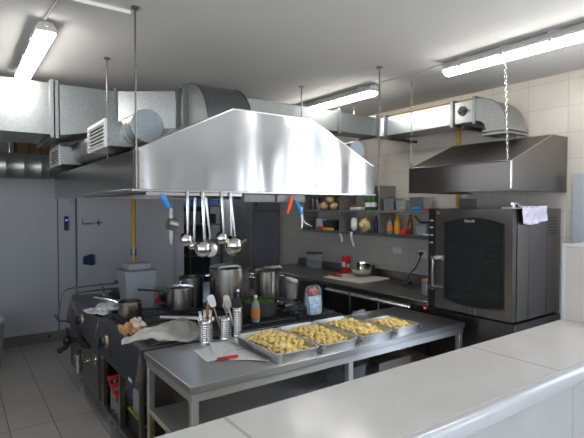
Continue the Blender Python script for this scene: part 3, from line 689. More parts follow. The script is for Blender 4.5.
b = B(); b.tube([(4.07, 3.30, 1.27), (4.06, 3.31, 1.21), (4.06, 3.36, 1.12), (4.05, 3.42, 1.06), (4.03, 3.44, 1.0), (3.98, 3.40, WI+.012), (3.92, 3.30, WI+.01), (3.86, 3.22, WI+.01)], .006, 8); link('cable', b, M_black, t)
b = B(); b.cyl((4.085, 3.30, 1.275), (4.045, 3.30, 1.275), .018, .014, n=10); b.cyl((4.05, 3.30, 1.275), (4.06, 3.30, 1.235), .009, n=8); link('plug', b, M_black, t)
b = B()
for k in range(5): b.tube([(3.90+.05*math.cos(a+k), 3.34+.05*math.sin(a+k), WI+.012+.006*k) for a in (0, .8, 1.6, 2.4)], .008, 6)
link('cable_coil', b, M_black, t)
for y0, y1, z0, z1, lb in ((3.60, 3.72, 1.245, 1.315, 'double white socket on the tiles left of the cord'), (3.24, 3.35, 1.225, 1.31, 'white socket with the black cord plugged in')):
    b = B(); b.box(XR-.014, XR-.0005, y0, y1, z0, z1); o = solo('wall_socket', b, M_white, lb, 'socket', (XR-.007, (y0+y1)/2, z0), 'white sockets on the right wall', bevel=.003)
t = thing('clear_canister', 'clear plastic canister standing at the dim far end of the worktop', 'canister', (3.95, 5.0, WI))
b = B(); b.box(3.88, 4.02, 4.92, 5.08, WI, WI+.20); link('body', b, M_film, t, bevel=.01)
b = B(); b.box(3.875, 4.025, 4.915, 5.085, WI+.201, WI+.22); link('lid', b, M_dsteel, t)

# ------------------------------------------------------------------ wall shelves
SX0 = 3.83; SY0, SY1 = 2.66, 5.12; SM, SL, ST = 1.735, 1.478, 1.995
sh = thing('wall_shelf', 'grey steel open shelf unit with two levels on the right wall', 'shelf', (3.96, 3.9, SL-.03))
for z, y0 in ((SM, 2.66), (SL, 2.66)):
    b = B(); b.box(SX0, XR-.0005, y0, SY1, z-.022, z); link('shelf_board', b, M_shelf, sh, bevel=.002)
b = B(); b.box(SX0, XR-.0005, 3.69, SY1, ST, ST+.018); link('shelf_board', b, M_shelf, sh)
for y, z1 in ((3.69, ST), (4.34, ST), (5.10, ST), (2.66, SM+.12)):
    for za, zb in ((SL+.0005, SM-.0225), (SM+.0005, z1-.0005)):
        b = B(); b.box(SX0+.004, XR-.001, y, y+.018, za, zb); link('divider', b, M_shelf, sh)
b = B(); b.box(SX0-.006, SX0-.0005, 2.66, SY1, SL-.03, SL+.004); link('lip', b, M_steel_y, sh)
U, L_ = SM+.001, SL+.001
def lath(name, c, prof, mat, lab, cat, group=None, n=20, **k): return solo(name, B().lathe(c, prof, n), mat, lab, cat, c, group, **k)
def bottle(name, c, h, r, mbody, mcap, mlabel, lab, cat='bottle', group=None):
    t = thing(name, lab, cat, c, group)
    link('body', B().lathe(c, [(r*.9, 0), (r, h*.03), (r, h*.58), (r*.75, h*.72), (r*.34, h*.82), (r*.32, h*.9)], 20), mbody, t)
    link('cap', B().lathe(V(c)+V((0, 0, h*.9)), [(r*.38, 0), (r*.38, h*.08), (r*.25, h*.1), (0, h*.1)], 14), mcap, t)
    if mlabel: link('label', B().lathe(V(c)+V((0, 0, h*.16)), [(r*1.0, 0), (r*1.025, .002), (r*1.025, h*.32), (r*1.0, h*.322)], 20), mlabel, t)
    return t
# upper level, from far to near
for (x, y, z, r, lb) in ((3.94, 4.78, U+.052, .055, 'yellow onion, lower left of three on the upper shelf'), (3.93, 4.57, U+.05, .053, 'yellow onion, lower right of three on the upper shelf'), (3.94, 4.66, U+.138, .056, 'yellow onion lying on top of two others')):
    b = B(); b.ball((x, y, z), r*1.08, r*1.08, r*.95, sub=3, jit=.03, seed=y); b.tube([(x, y, z+r*.85), (x+.004, y, z+r*1.2)], [.012, .004], 6)
    solo('yellow_onion', b, M_garlic, lb, 'onion', (x, y, z-r), 'onions on the upper shelf')
for y, h, lb in ((5.03, .19, 'dark canister with lid at the far left end of the upper shelf'), (4.94, .17, 'dark canister between the far canister and the red lidded jar')):
    t = thing('dark_canister', lb, 'canister', (3.95, y, U), 'dark canisters on the upper shelf')
    link('body', B().lathe((3.95, y, U), [(.038, 0), (.04, .004), (.04, h*.8)], 18), M_dsteel, t); link('lid', B().lathe((3.95, y, U+h*.8), [(.042, 0), (.042, h*.18), (0, h*.2)], 18), M_black, t)
t = thing('spice_jar', 'small jar with a red lid left of the onions', 'jar', (3.92, 4.87, U)); link('body', B().lathe((3.92, 4.865, U), [(.028, 0), (.03, .004), (.03, .07)], 16), M_clear, t); link('lid', B().lathe((3.92, 4.865, U+.071), [(.031, 0), (.031, .02), (0, .022)], 16), M_red, t)
b = B(); b.box(3.86, 3.96, 4.02, 4.20, U, U+.035); solo('white_tray', b, M_white, 'low white plastic tray on the upper shelf left of the green jars', 'tray', (3.91, 4.1, U), bevel=.01)
b = B(); b.box(3.97, 4.06, 4.05, 4.30, U, U+.07); solo('brown_carton', b, M_card, 'flat brown carton behind the white tray on the upper shelf', 'carton', (4.0, 4.17, U), bevel=.003)
for y, lb in ((3.945, 'dark green jar on the upper shelf, left of the pair'), (3.86, 'dark green jar on the upper shelf, right of the pair')):
    t = thing('olive_jar', lb, 'jar', (3.92, y, U), 'green jars on the upper shelf')
    link('body', B().lathe((3.92, y, U), [(.036, 0), (.04, .005), (.04, .12), (.034, .135)], 18), M_greenjar, t); link('lid', B().lathe((3.92, y, U+.136), [(.037, 0), (.037, .022), (0, .024)], 18), M_green, t); link('label', B().lathe((3.92, y, U+.04), [(.04, 0), (.041, .001), (.041, .05), (.04, .051)], 18), M_white, t)
def gn(name, lab, x0, x1, y0, y1, z, h, mat, group=None):
    t = thing(name, lab, 'container', ((x0+x1)/2, (y0+y1)/2, z), group)
    b = B(); w = .004; i = .012
    b.loft([[(x0+i, y0+i, z), (x1-i, y0+i, z), (x1-i, y1-i, z), (x0+i, y1-i, z)], [(x0, y0, z+h), (x1, y0, z+h), (x1, y1, z+h), (x0, y1, z+h)], [(x0+w, y0+w, z+h), (x1-w, y0+w, z+h), (x1-w, y1-w, z+h), (x0+w, y1-w, z+h)], [(x0+i+w, y0+i+w, z+w), (x1-i-w, y0+i+w, z+w), (x1-i-w, y1-i-w, z+w), (x0+i+w, y1-i-w, z+w)]]); link('body', b, mat, t)
    b = B(); b.box(x0-.01, x1+.01, y0-.01, y0, z+h-.004, z+h); b.box(x0-.01, x1+.01, y1, y1+.01, z+h-.004, z+h); b.box(x0-.01, x0, y0, y1, z+h-.004, z+h); b.box(x1, x1+.01, y0, y1, z+h-.004, z+h); link('rim', b, mat, t)
    return t
gn('steel_container', 'deep steel container on the upper shelf right of the divider', 3.86, 4.04, 3.50, 3.66, U, .135, M_chrome)
gn('plastic_container', 'grey translucent container in the middle of the upper right shelf bay', 3.86, 4.0, 3.34, 3.48, U, .11, M_tub)
gn('steel_container', 'second steel container on the upper shelf nearest the oven', 3.89, 4.05, 3.13, 3.31, U, .14, M_steel)
b = B(); b.ball((3.848, 3.36, U+.022), .02, .024, .02, sub=2, jit=.1); solo('bread_roll', b, M_wood, 'small tan roll in front of the grey container', 'bread', (3.848, 3.36, U))
b = B(); b.box(3.835, 3.868, 3.12, 3.24, U, U+.035); solo('blue_sponge', b, M_blue, 'blue sponge on the upper shelf near the oven', 'sponge', (3.85, 3.18, U), bevel=.006)
b = B(); b.box(3.835, 3.868, 3.02, 3.10, U, U+.025); solo('red_sponge', b, M_red, 'red sponge at the oven end of the upper shelf', 'sponge', (3.85, 3.06, U), bevel=.006)
# lower level
b = B(); b.box(3.90, 4.02, 4.80, 4.92, L_, L_+.15); solo('blue_box', b, M_bagblue, 'dull blue packet at the far left of the lower shelf', 'packet', (3.96, 4.86, L_), bevel=.02)
b = B(); b.box(3.88, 4.02, 4.58, 4.73, L_+.001, L_+.12); solo('dark_caddy', b, M_dark, 'black caddy on the lower shelf below the onions', 'caddy', (3.95, 4.65, L_), bevel=.01)
b = B(); b.box(3.835, 3.875, 4.50, 4.68, L_, L_+.03); solo('yellow_packet', b, M_cardy, 'flat yellow packet in front of the black caddy', 'packet', (3.855, 4.6, L_), bevel=.006)
b = B(); b.box(3.835, 3.875, 4.70, 4.80, L_, L_+.045); solo('red_packet', b, M_red, 'red packet left of the flat yellow packet', 'packet', (3.855, 4.75, L_), bevel=.006)
def crumple(c, sx, sy, sz, seed, jit=.25, sub=3): return B().ball(c, sx, sy, sz, sub=sub, jit=jit, seed=seed)
def hang(x, y, z0, w, h, sd): return cloth_grid(lambda u, v: (x-.004-.01*math.sin(v*3), y-w/2*(1-.35*v)+w*(1-.35*v)*u+.02*math.sin(v*4+sd), z0-h*v+.004*math.sin(u*9)), 10, 14)
b = B(); b.ball((3.90, 4.16, L_+.09), .04, .042, .09, sub=3, jit=.12, seed=3); solo('white_bag', b, M_white, 'white plastic bag standing on the lower shelf', 'bag', (3.90, 4.16, L_))
solo('white_strip', hang(SX0-.012, 4.10, SL+.002, .05, .17, 1), M_white, 'white plastic strip hanging off the shelf below the white bag', 'plastic strip', (SX0-.01, 4.10, SL-.17), solid=.003)
solo('white_strip', hang(SX0-.012, 4.30, SL-.03, .04, .10, 2), M_white, 'short white strip hanging off the shelf, left of the longer one', 'plastic strip', (SX0-.01, 4.30, SL-.12), solid=.003)
b = B(); b.ball((3.91, 3.99, L_+.085), .06, .075, .088, sub=3, jit=.2, seed=8); solo('yellow_bag', b, M_garlic, 'crumpled pale yellow bag on the lower shelf', 'bag', (3.91, 3.99, L_))
bottle('blue_bottle', (3.92, 3.82, L_), .19, .032, M_navy, M_navy, None, 'dark blue bottle on the lower shelf left of the divider')
bottle('sauce_bottle', (3.92, 3.61, L_), .19, .035, M_clear, M_red, M_label, 'clear bottle with orange red label on the lower shelf')
t = thing('mustard_bottle', 'yellow orange squeeze bottle on the lower shelf', 'bottle', (3.93, 3.51, L_))
link('body', B().lathe((3.93, 3.51, L_), [(.032, 0), (.035, .006), (.035, .13), (.028, .15)], 20), M_mustard, t); link('nozzle', B().lathe((3.93, 3.51, L_+.1505), [(.028, 0), (.022, .02), (.007, .05), (0, .052)], 16), M_mustard, t)
b = B(); b.box(3.88, 3.95, 3.36, 3.44, L_, L_+.055); solo('red_tin', b, M_red, 'small red tin on the lower shelf right of the squeeze bottle', 'tin', (3.92, 3.40, L_), bevel=.008)
bottle('oil_bottle', (4.03, 3.42, L_), .21, .028, M_amber, M_black, None, 'brown oil bottle behind the red tin')
gn('plastic_container', 'grey container on the lower shelf beside the oven', 3.88, 4.02, 3.08, 3.22, L_, .12, M_tub)
b = B(); b.tube([(3.92, 3.26, L_+.20), (3.93, 3.20, L_+.135), (3.94, 3.10, L_+.14), (3.95, 2.98, L_+.15)], .01, 8); solo('black_brush', b, M_black, 'black brush lying across the grey container on the lower shelf', 'brush', (3.93, 3.1, L_+.125))
b = B(); b.ball((3.86, 3.05, L_+.012), .02, .06, .012, sub=2, jit=.2); solo('white_rag', b, M_white, 'small white rag at the oven end of the lower shelf', 'rag', (3.86, 3.05, L_))

# ------------------------------------------------------------------ far corner: tall fridge, rack with crates added for the blue window light
tf = thing('tall_fridge', 'tall dark grey two door fridge in the far right corner', 'fridge', (3.85, 6.3, 0))
b = B(); b.box(3.60, 4.06, 6.05, 6.65, .1, 2.02); link('body', b, M_grey, tf)
for z0, z1 in ((.14, 1.695), (1.71, 2.0)):
    b = B(); b.box(3.605, 4.055, 6.0, 6.049, z0, z1); dd = link('door', b, M_fridge, tf, bevel=.005)
    b = B(); b.box(3.625, 3.645, 5.985, 5.9995, z0+.08, min(z0+.4, z1-.05)); link('handle', b, M_black, dd)
for x in (3.65, 4.0):
    for y in (6.1, 6.6):
        b = B(); b.cyl((x, y, .0005), (x, y, .0995), .02, n=10); link('leg', b, M_black, tf)
rk = thing('storage_rack', 'dim steel storage rack between the cold room and the tall fridge', 'rack', (3.2, 6.9, 0))
for x in (3.0, 3.55):
    for y in (6.95, 7.4):
        b = B(); b.box(x-.015, x+.015, y-.015, y+.015, .0005, 1.78); link('leg', b, M_dsteel, rk)
b = B(); b.box(2.98, 3.57, 7.421, 7.43, .05, 1.78); link('back_panel', b, M_dark, rk)  # dark sheet added to darken the gap seen behind the pots
for z in (.4, 1.0, 1.5, 1.79):
    b = B(); b.box(2.98, 3.57, 6.93, 7.42, z-.02, z); link('shelf_board', b, M_dsteel, rk)
for x0, x1, z, lb in ((3.02, 3.24, 1.791, 'blue crate standing in for window light on the storage rack top, left of two'), (3.30, 3.53, 1.791, 'blue crate standing in for window light on the storage rack top, right of two')):
    b = B(); b.box(x0, x1, 6.97, 7.36, z, z+.012)
    for q in range(4): b.box(x0, x1, 6.97, 6.982, z+.015+q*.03, z+.035+q*.03); b.box(x0, x1, 7.348, 7.36, z+.015+q*.03, z+.035+q*.03); b.box(x0, x0+.012, 6.983, 7.347, z+.015+q*.03, z+.035+q*.03); b.box(x1-.012, x1, 6.983, 7.347, z+.015+q*.03, z+.035+q*.03)
    for x in (x0, x1-.02):
        for y in (6.969, 7.341): b.box(x, x+.02, y, y+.02, z+.0125, z+.135)
    solo('window_light_crate', b, M_blue, lb, 'crate', ((x0+x1)/2, 7.16, z), 'crates standing in for blue window light')  # crates put in where the blue light of the rear window shows
for i, (x, z, w, h, m_) in enumerate(((3.12, 1.501, .16, .2, M_grey), (3.38, 1.501, .2, .16, M_dark), (3.15, 1.001, .22, .3, M_dark), (3.42, 1.001, .16, .25, M_grey))):
    b = B(); b.box(x-w/2, x+w/2, 7.0, 7.3, z, z+h); solo('storage_box', b, m_, 'dark box on the storage rack, ' + ('left on the third board', 'right on the third board', 'left on the second board', 'right on the second board')[i], 'box', (x, 7.15, z), 'boxes on the storage rack', bevel=.008)

# ------------------------------------------------------------------ cooking range (near unit) and boiling unit (far unit)
RX, RXB, RT = .93, 2.66, .87
def panel_prof(): return [(.945, .868), (.90, .63), (.965, .63), (.99, .80), (.99, .868)]
cr = thing('cooking_range', 'dark steel cooking range with black burner grids behind the prep table', 'range', (1.8, 3.5, 0))
NY0, NY1 = 2.972, 4.035
b = B(); b.box(.991, RXB, NY0, NY1, .83, RT); link('top_plate', b, M_panel, cr, bevel=.004)
b = B(); b.prism(panel_prof(), 'Y', NY0+.012, NY1); link('control_panel', b, M_panel, cr, bevel=.003)
b = B(); b.prism([(x-.002, z) for x, z in panel_prof()], 'Y', NY0-.002, NY0+.011); link('panel_end_cap', b, M_oven, cr)
b = B(); b.box(RX+.06, RXB, NY0, NY0+.02, .2, .829); link('side_panel', b, M_oven, cr)
b = B(); b.box(1.55, 1.57, NY0+.021, NY1, .2, .829); link('back_panel', b, M_dark, cr)
b = B(); b.box(RX+.04, RXB, NY0+.021, NY1, .18, .2); link('base_shelf', b, M_dsteel, cr)
b = B(); b.box(RX+.005, RX+.04, 3.41, 3.44, .2, .629); link('post', b, M_oven, cr)
b = B(); b.box(RX+.005, RX+.04, 3.87, 3.90, .2, .629); link('post', b, M_oven, cr)
b = B(); b.box(RX+.005, RX+.04, 2.974, 2.996, .2, .629); link('post', b, M_oven, cr)
b = B(); b.box(RX+.005, RX+.04, NY0+.025, 3.90, .165, .199); link('bottom_rail', b, M_oven, cr)
b = B(); b.box(RX+.02, RX+.04, 3.901, NY1, .2, .629); link('filler_panel', b, M_dsteel, cr)
for x in (1.04, 2.5):
    for y in (3.02, 3.40, 3.47, 3.95):
        b = B(); b.cyl((x, y, .0005), (x, y, .1795), .024, .02, n=12); b.cyl((x, y, .0005), (x, y, .02), .032, n=12); link('leg', b, M_steel, cr)
def knob(y, par, z=.757):
    b = B(); x = .922
    b.cyl((x+.0, y, z), (x-.02, y, z), .055, .048, n=18); k = link('knob', b, M_brass, par)
    b = B(); b.cyl((x-.021, y, z), (x-.05, y, z), .036, .03, n=14); b.box(x-.062, x-.045, y-.014, y+.014, z-.05, z+.05, M=Matrix.Rotation(.5, 3, 'X')); link('grip', b, M_black, k, bevel=.003)
knob(3.70, cr)
b = B()
for y in (3.86, 3.54): b.box(.906, .909, y-.02, y+.02, .69, .70); b.box(.909, .912, y-.02, y+.02, .715, .725)
link('panel_marks', b, M_black, cr)
b = B()
for k in range(4): b.box(.9022, .9045, 3.03+k*.018, 3.043+k*.018, .648, .668)
link('maker_badge', b, M_white, cr)
# burner wells + grids
for i, (x0, x1, y0, y1) in enumerate(((1.03, 1.43, 3.52, 4.0), (1.46, 1.82, 3.52, 4.0), (1.46, 1.82, 3.02, 3.50), (1.85, 2.21, 3.52, 4.0), (1.85, 2.21, 3.02, 3.50), (2.24, 2.62, 3.52, 4.0), (2.24, 2.62, 3.02, 3.50))):
    b = B(); z = RT+.001
    b.box(x0, x1, y0, y1, z, z+.004); bp = link('burner_well', b, M_iron, cr)
    b = B(); cx_, cy_ = (x0+x1)/2, (y0+y1)/2
    b.cyl((cx_, cy_, z+.005), (cx_, cy_, z+.016), .05, .045, n=18)
    for p, q in (((x0+.01, y0+.01), (x1-.01, y0+.01)), ((x0+.01, y1-.01), (x1-.01, y1-.01)), ((x0+.01, y0+.01), (x0+.01, y1-.01)), ((x1-.01, y0+.01), (x1-.01, y1-.01)), ((cx_, y0+.01), (cx_, y1-.01)), ((x0+.01, cy_), (x1-.01, cy_))):
        b.tube([(*p, z+.022), (*q, z+.022)], .006, 6)
    for p in ((x0+.012, y0+.012), (x1-.012, y0+.012), (x0+.012, y1-.012), (x1-.012, y1-.012)): b.cyl((*p, z+.004), (*p, z+.022), .007, n=6)
    link('pan_grid', b, M_iron, cr)
b = B(); b.box(1.03, 1.43, 3.02, 3.50, RT+.001, RT+.008); link('griddle_plate', b, M_panel, cr, bevel=.002)

fu = thing('boiling_unit', 'steel boiling unit with drain tap at the far end of the range', 'boiling unit', (1.8, 4.6, 0))
FY0, FY1 = 4.045, 5.2
b = B(); b.box(.991, RXB, FY0, FY1, .83, RT); link('top_plate', b, M_panel, fu, bevel=.004)
b = B(); b.prism(panel_prof(), 'Y', FY0, FY1); link('control_panel', b, M_panel, fu, bevel=.003)
b = B(); b.box(RX+.02, RXB, FY0, FY1, .17, .829); link('body', b, M_oven, fu)
b = B(); b.box(RX+.005, RX+.0195, FY0+.006, 4.60, .18, .628); link('front_panel', b, M_oven, fu, bevel=.002)
b = B(); b.box(RX+.005, RX+.0195, 4.61, FY1-.004, .18, .628); link('front_panel', b, M_oven, fu, bevel=.002)
knob(4.54, fu)
b = B(); b.tube([(.945, 4.62, .63), (.91, 4.60, .625), (.895, 4.50, .60), (.90, 4.38, .565), (.93, 4.33, .56)], [.02, .03, .034, .03, .018], 10); link('door_pull', b, M_black, fu)
b = B(); b.cyl((.934, 4.80, .52), (.86, 4.80, .52), .022, n=12); b.ball((.84, 4.80, .52), .04, .04, .055); b.cyl((.84, 4.80, .57), (.84, 4.80, .63), .014, n=10); b.tube([(.84, 4.80, .63), (.83, 4.77, .635), (.82, 4.66, .625)], .014, 8); b.cyl((.84, 4.80, .47), (.80, 4.82, .44), .022, n=10); b.ball((.78, 4.83, .43), .028); link('filling_valve', b, M_black, fu)
# big chrome drain tap
dt = B(); dt.cyl((.934, 4.1, .51), (.922, 4.1, .51), .055, n=24); dt.cyl((.922, 4.1, .51), (.83, 4.1, .505), .022, n=16)
for k in range(4): dt.cyl((.91-k*.022, 4.1, .509), (.90-k*.022, 4.1, .509), .030, n=6)
dtp = link('drain_tap', dt, M_chrome, fu)
b = B(); b.lathe((.80, 4.1, .43), [(.022, 0), (.03, .004), (.03, .12), (.034, .124), (.034, .145), (.02, .155), (0, .156)], 20); link('tap_body', b, M_pot, dtp)
b = B(); b.cyl((.80, 4.1, .587), (.80, 4.1, .61), .012, n=10); b.ball((.80, 4.1, .615), .022, .022, .012); link('tap_knob', b, M_black, dtp)
for x in (1.04, 2.5):
    for y in (4.12, 5.1):
        b = B(); b.cyl((x, y, .0005), (x, y, .1695), .026, n=12); link('leg', b, M_steel, fu)
gr = thing('guard_rail', 'bent steel tube rail at the far end of the range', 'rail', (1.2, 5.2, .62))
for dy, dz, x0, x1 in ((5.26, .02, .865, 1.62), (5.12, -.01, .93, 1.55)):
    pts = [(x0-.03, dy, .64+dz), (x0-.01, dy, .76+dz), (x0+.01, dy, .86+dz), (x0+.04, dy, .90+dz), (x0+.10, dy, .918+dz), (x0+.3, dy, .925+dz), (x1, dy, .925+dz)]
    b = B(); b.tube(pts, .008, 10); link('rail', b, M_dsteel, gr)
b = B(); b.tube([(.805, 5.26, .68), (.84, 5.19, .62), (.87, 5.12, .64)], .010, 8); b.tube([(.87, 5.12, .64), (.93, 4.9, .64), (.935, 4.8, .72), (.90, 4.86, .86), (.93, 5.0, .90)], .009, 8); link('side_loop', b, M_dsteel, gr)
for x in (1.0, 1.25, 1.5):
    b = B(); b.tube([(x, 5.12, .925), (x, 5.13, .872)], .008, 8); b.tube([(x, 5.12, .925), (x, 5.26, .96)], .007, 8); link('upright', b, M_chrome, gr)

# things in the open base of the range
for i, (y, lb) in enumerate(((3.60, 'red trigger spray bottle in the open range base, nearest the post'), (3.69, 'red trigger spray bottle in the open range base, in the middle'), (3.78, 'red trigger spray bottle in the open range base, farthest from the post'))):
    x = 1.0; t = thing('spray_bottle', lb, 'bottle', (x, y, .2005), 'spray bottles in the range base'); h = .10+.03*i
    link('body', B().lathe((x, y, .2005), [(.032, 0), (.035, .006), (.035, h), (.016, h+.04), (.015, h+.065)], 18), M_grey, t)
    b = B(); b.box(x-.055, x+.03, y-.014, y+.014, .2005+h+.066, .2005+h+.10); b.tube([(x-.035, y, .2005+h+.066), (x-.045, y, .2005+h+.04), (x-.035, y, .2005+h+.015)], .008, 6); link('trigger', b, M_red, t, bevel=.004)
b = B(); b.box(1.06, 1.14, 3.62, 3.72, .2005, .50); t = solo('grey_carton', b, M_grey, 'grey carton with lime green top behind the spray bottles in the range base', 'carton', (1.1, 3.67, .2005), bevel=.01)
b = B(); b.box(1.065, 1.135, 3.625, 3.715, .5005, .56); link('top', b, M_lime, t)
t = thing('folding_crate', 'black crate with a lime green rim in the open range base', 'crate', (1.2, 3.2, .2005))
b = B(); b.box(.99, 1.4, 3.03, 3.40, .2005, .215); b.box(.99, 1.0, 3.03, 3.40, .216, .33); b.box(1.39, 1.4, 3.03, 3.40, .216, .33); b.box(1.001, 1.389, 3.03, 3.042, .216, .33); b.box(1.001, 1.389, 3.388, 3.40, .216, .33); link('body', b, M_black, t)
b = B(); b.box(.984, 1.0, 3.03, 3.40, .331, .343); b.box(1.001, 1.4, 3.388, 3.40, .331, .343); link('rim', b, M_lime, t)
b = B(); b.box(1.01, 1.05, 3.24, 3.36, .2155, .50); solo('paper_pack', b, M_doorb, 'pale printed pack standing inside the black crate', 'pack', (1.03, 3.30, .2155), bevel=.004)

# ------------------------------------------------------------------ pots and things on the range
RZ = RT + .030
def pot(name, lab, c, r, h, mat=M_pot, handles='loop', ang=0.0, wall=.004):
    t = thing(name, lab, 'pot', c)
    link('body', B().lathe(c, [(r*.95, 0), (r, .006), (r, h), (r+.006, h+.003), (r+.005, h+.006), (r-wall, h+.002), (r-wall, .01), (0, .008)], 40), mat, t)
    for a in ((ang, ang+PI) if handles == 'loop' else (ang,)):
        d = V((math.cos(a), math.sin(a), 0)); w = V((-d.y, d.x, 0)); c0 = V(c)+V((0, 0, h*.8))
        b = B()
        if handles == 'loop': b.tube([c0+d*(r-.002)+w*.05, c0+d*(r+.03)+w*.048, c0+d*(r+.04), c0+d*(r+.03)-w*.048, c0+d*(r-.002)-w*.05], .006, 8)
        else: b.tube([c0+d*(r-.002), c0+d*(r+.05)+V((0, 0, .02)), c0+d*(r+.25)+V((0, 0, .05))], [.008, .009, .011], 8, .6)
        link('handle', b, M_chrome, t)
    return t
p = pot('sauce_pot', 'low steel pot with long handle on the left burner', (1.115, 3.76, RZ), .088, .125, handles='long', ang=PI*.72)
pot('lidded_pot', 'steel pot with a flat lid on the burner right of the milky tub', (1.575, 3.86, RZ), .115, .18, handles='long', ang=PI*.98)
t = thing('pot_lid', 'flat steel lid with knob lying on the pot right of the milky tub', 'lid', (1.575, 3.86, RZ+.187))
link('disc', B().lathe((1.575, 3.86, RZ+.187), [(.118, 0), (.122, .004), (.10, .012), (0, .018)], 32), M_steel, t)
b = B(); b.cyl((1.575, 3.86, RZ+.2035), (1.575, 3.86, RZ+.225), .008, n=8); b.ball((1.575, 3.86, RZ+.232), .018, .018, .012); link('knob', b, M_chrome, t)
pot('small_pot', 'narrow dark pot between the lidded pot and the tall stockpot', (1.76, 4.06, RZ-.029), .11, .26, M_dsteel, ang=.6)
pot('stockpot', 'tall steel stockpot in the middle of the range', (2.01, 3.77, RZ), .18, .33, ang=-.55)
t = thing('pot_lid', 'dark lid with a bright curved handle on the tall middle stockpot', 'lid', (2.03, 3.77, RZ+.337))
link('disc', B().lathe((2.01, 3.77, RZ+.337), [(.18, 0), (.185, .004), (.12, .02), (0, .028)], 36), M_iron, t)
b = B(); b.tube([(1.84+.0, 3.66, RZ+.345), (1.845, 3.62, RZ+.36), (1.90, 3.585, RZ+.368), (1.98, 3.585, RZ+.366), (2.02, 3.60, RZ+.350)], .009, 8); link('handle', b, M_white, t)
pot('stockpot', 'second tall stockpot right of the middle one', (2.405, 3.76, RZ), .125, .27, ang=-.5)
t = thing('cloth_wrapped_lid', 'dark lid with a folded rag on the right stockpot', 'lid', (2.405, 3.76, RZ+.277))
link('disc', B().lathe((2.405, 3.76, RZ+.277), [(.128, 0), (.13, .004), (.08, .016), (0, .02)], 30), M_dsteel, t)
b = B(); b.ball((2.44, 3.72, RZ+.306), .09, .05, .014, sub=3, jit=.3, seed=2); link('rag', b, M_crumple, t)
t = pot('frying_pan', 'black pan of chopped greens on the near middle burner', (2.03, 3.30, RZ), .15, .10, M_iron, handles='loop', ang=-.4)
b = B(); b.lathe((2.03, 3.30, RZ+.075), [(.142, 0), (.13, .015), (.06, .026), (0, .03)], 24)
for k in range(60):
    a, q = random.random()*6.28, random.random()**.5*.125; b.ball((2.03+q*math.cos(a), 3.30+q*math.sin(a), RZ+.10+.012*random.random()), .016, .008, .005, M=Euler((random.random(), random.random(), a)).to_matrix(), sub=1)
solo('chopped_greens', b, M_green, 'chopped green herbs in the black pan', 'herbs', (2.03, 3.30, RZ+.075))['kind'] = 'stuff'
# milky tub behind the left pot
t = thing('milky_tub', 'tall milky plastic tub standing behind the low left pot', 'tub', (1.33, 4.28, RT+.001))
b = B(); z0 = RT+.001; i = .02
def ring(x0, x1, y0, y1, z): return [(x0, y0, z), (x1, y0, z), (x1, y1, z), (x0, y1, z)]
b.loft([ring(1.20+i, 1.46-i, 4.16+i, 4.40-i, z0), ring(1.19, 1.47, 4.15, 4.41, z0+.33), ring(1.196, 1.464, 4.156, 4.404, z0+.33), ring(1.20+i+.005, 1.46-i-.005, 4.16+i+.005, 4.40-i-.005, z0+.006)]); link('body', b, M_tub, t)
b = B(); b.box(1.18, 1.48, 4.14, 4.42, z0+.331, z0+.345); b.box(1.23, 1.43, 4.18, 4.38, z0+.346, z0+.40); link('lid', b, M_tub, t, bevel=.01)
b = B(); b.ball((1.51, 4.23, .91), .03, .025, .03, jit=.2); b.tube([(1.51, 4.23, .93), (1.52, 4.23, .98), (1.51, 4.22, 1.01)], [.006, .008, .003], 6); solo('red_pepper', b, M_red, 'small red pepper beside the milky tub', 'pepper', (1.51, 4.23, RT+.001))
b = B(); b.ball((1.62, 4.29, RT+.05), .075, .09, .048, sub=3, jit=.1); solo('black_pan_lid', b, M_black, 'black domed lid between the milky tub and the lidded pot', 'lid', (1.62, 4.29, RT+.001))
b = B(); b.ball((1.03, 4.22, RT+.03), .11, .13, .03, sub=4, jit=.45, seed=5); b.ball((1.13, 4.30, RT+.04), .07, .06, .035, sub=3, jit=.4, seed=6); solo('crumpled_rag', b, M_rag, 'crumpled grey and white rag at the left front of the boiling unit', 'rag', (1.05, 4.24, RT+.001))
b = B(); 
b.box(1.28, 1.62, 4.72, 5.05, RT+.001, RT+.02); b.box(1.30, 1.60, 4.74, 5.03, RT+.021, RT+.06); solo('black_tray', b, M_black, 'black tray at the back of the boiling unit below the rail', 'tray', (1.45, 4.9, RT+.001), bevel=.006)
t = thing('carving_knife', 'knife with a red tipped dark handle resting on the guard rail', 'knife', (1.5, 5.15, .97))
b = B(); b.box(1.36, 1.56, 5.10, 5.14, .976, 1.0); link('blade', b, M_dsteel, t); b = B(); b.box(1.561, 1.60, 5.10, 5.14, .974, 1.002); link('tip', b, M_red, t)
# scraps on the griddle
b = B()
for k in range(26):
    a = random.random()*6.28; q = random.random()**.6
    b.ball((1.02+.07*q*math.cos(a), 3.43+.09*q*math.sin(a), RT+.022+.035*(1-q)*random.random()), .022+.02*random.random(), .014+.014*random.random(), .01+.01*random.random(), M=Euler((random.random()*3, random.random()*3, a)).to_matrix(), sub=2, jit=.5, seed=k)
solo('cut_scraps', b, M_crust, 'heap of orange brown cut scraps on the griddle plate', 'scraps', (1.035, 3.43, RT+.009))['kind'] = 'stuff'
b = B(); b.ball((1.065, 3.42, RT+.055), .035, .045, .04, sub=4, jit=.55, seed=21); solo('crumpled_paper', b, M_crumple, 'crumpled pale wrapper on top of the cut scraps', 'wrapper', (1.10, 3.46, RT+.009))
b = B(); b.tube([(1.30, 3.60, RZ+.012), (1.45, 3.45, RZ+.014), (1.62, 3.30, RZ+.010)], [.012, .014, .02], 8, .45); solo('white_spatula', b, M_white, 'long white plastic spatula lying across the burner grids', 'spatula', (1.45, 3.45, RZ))
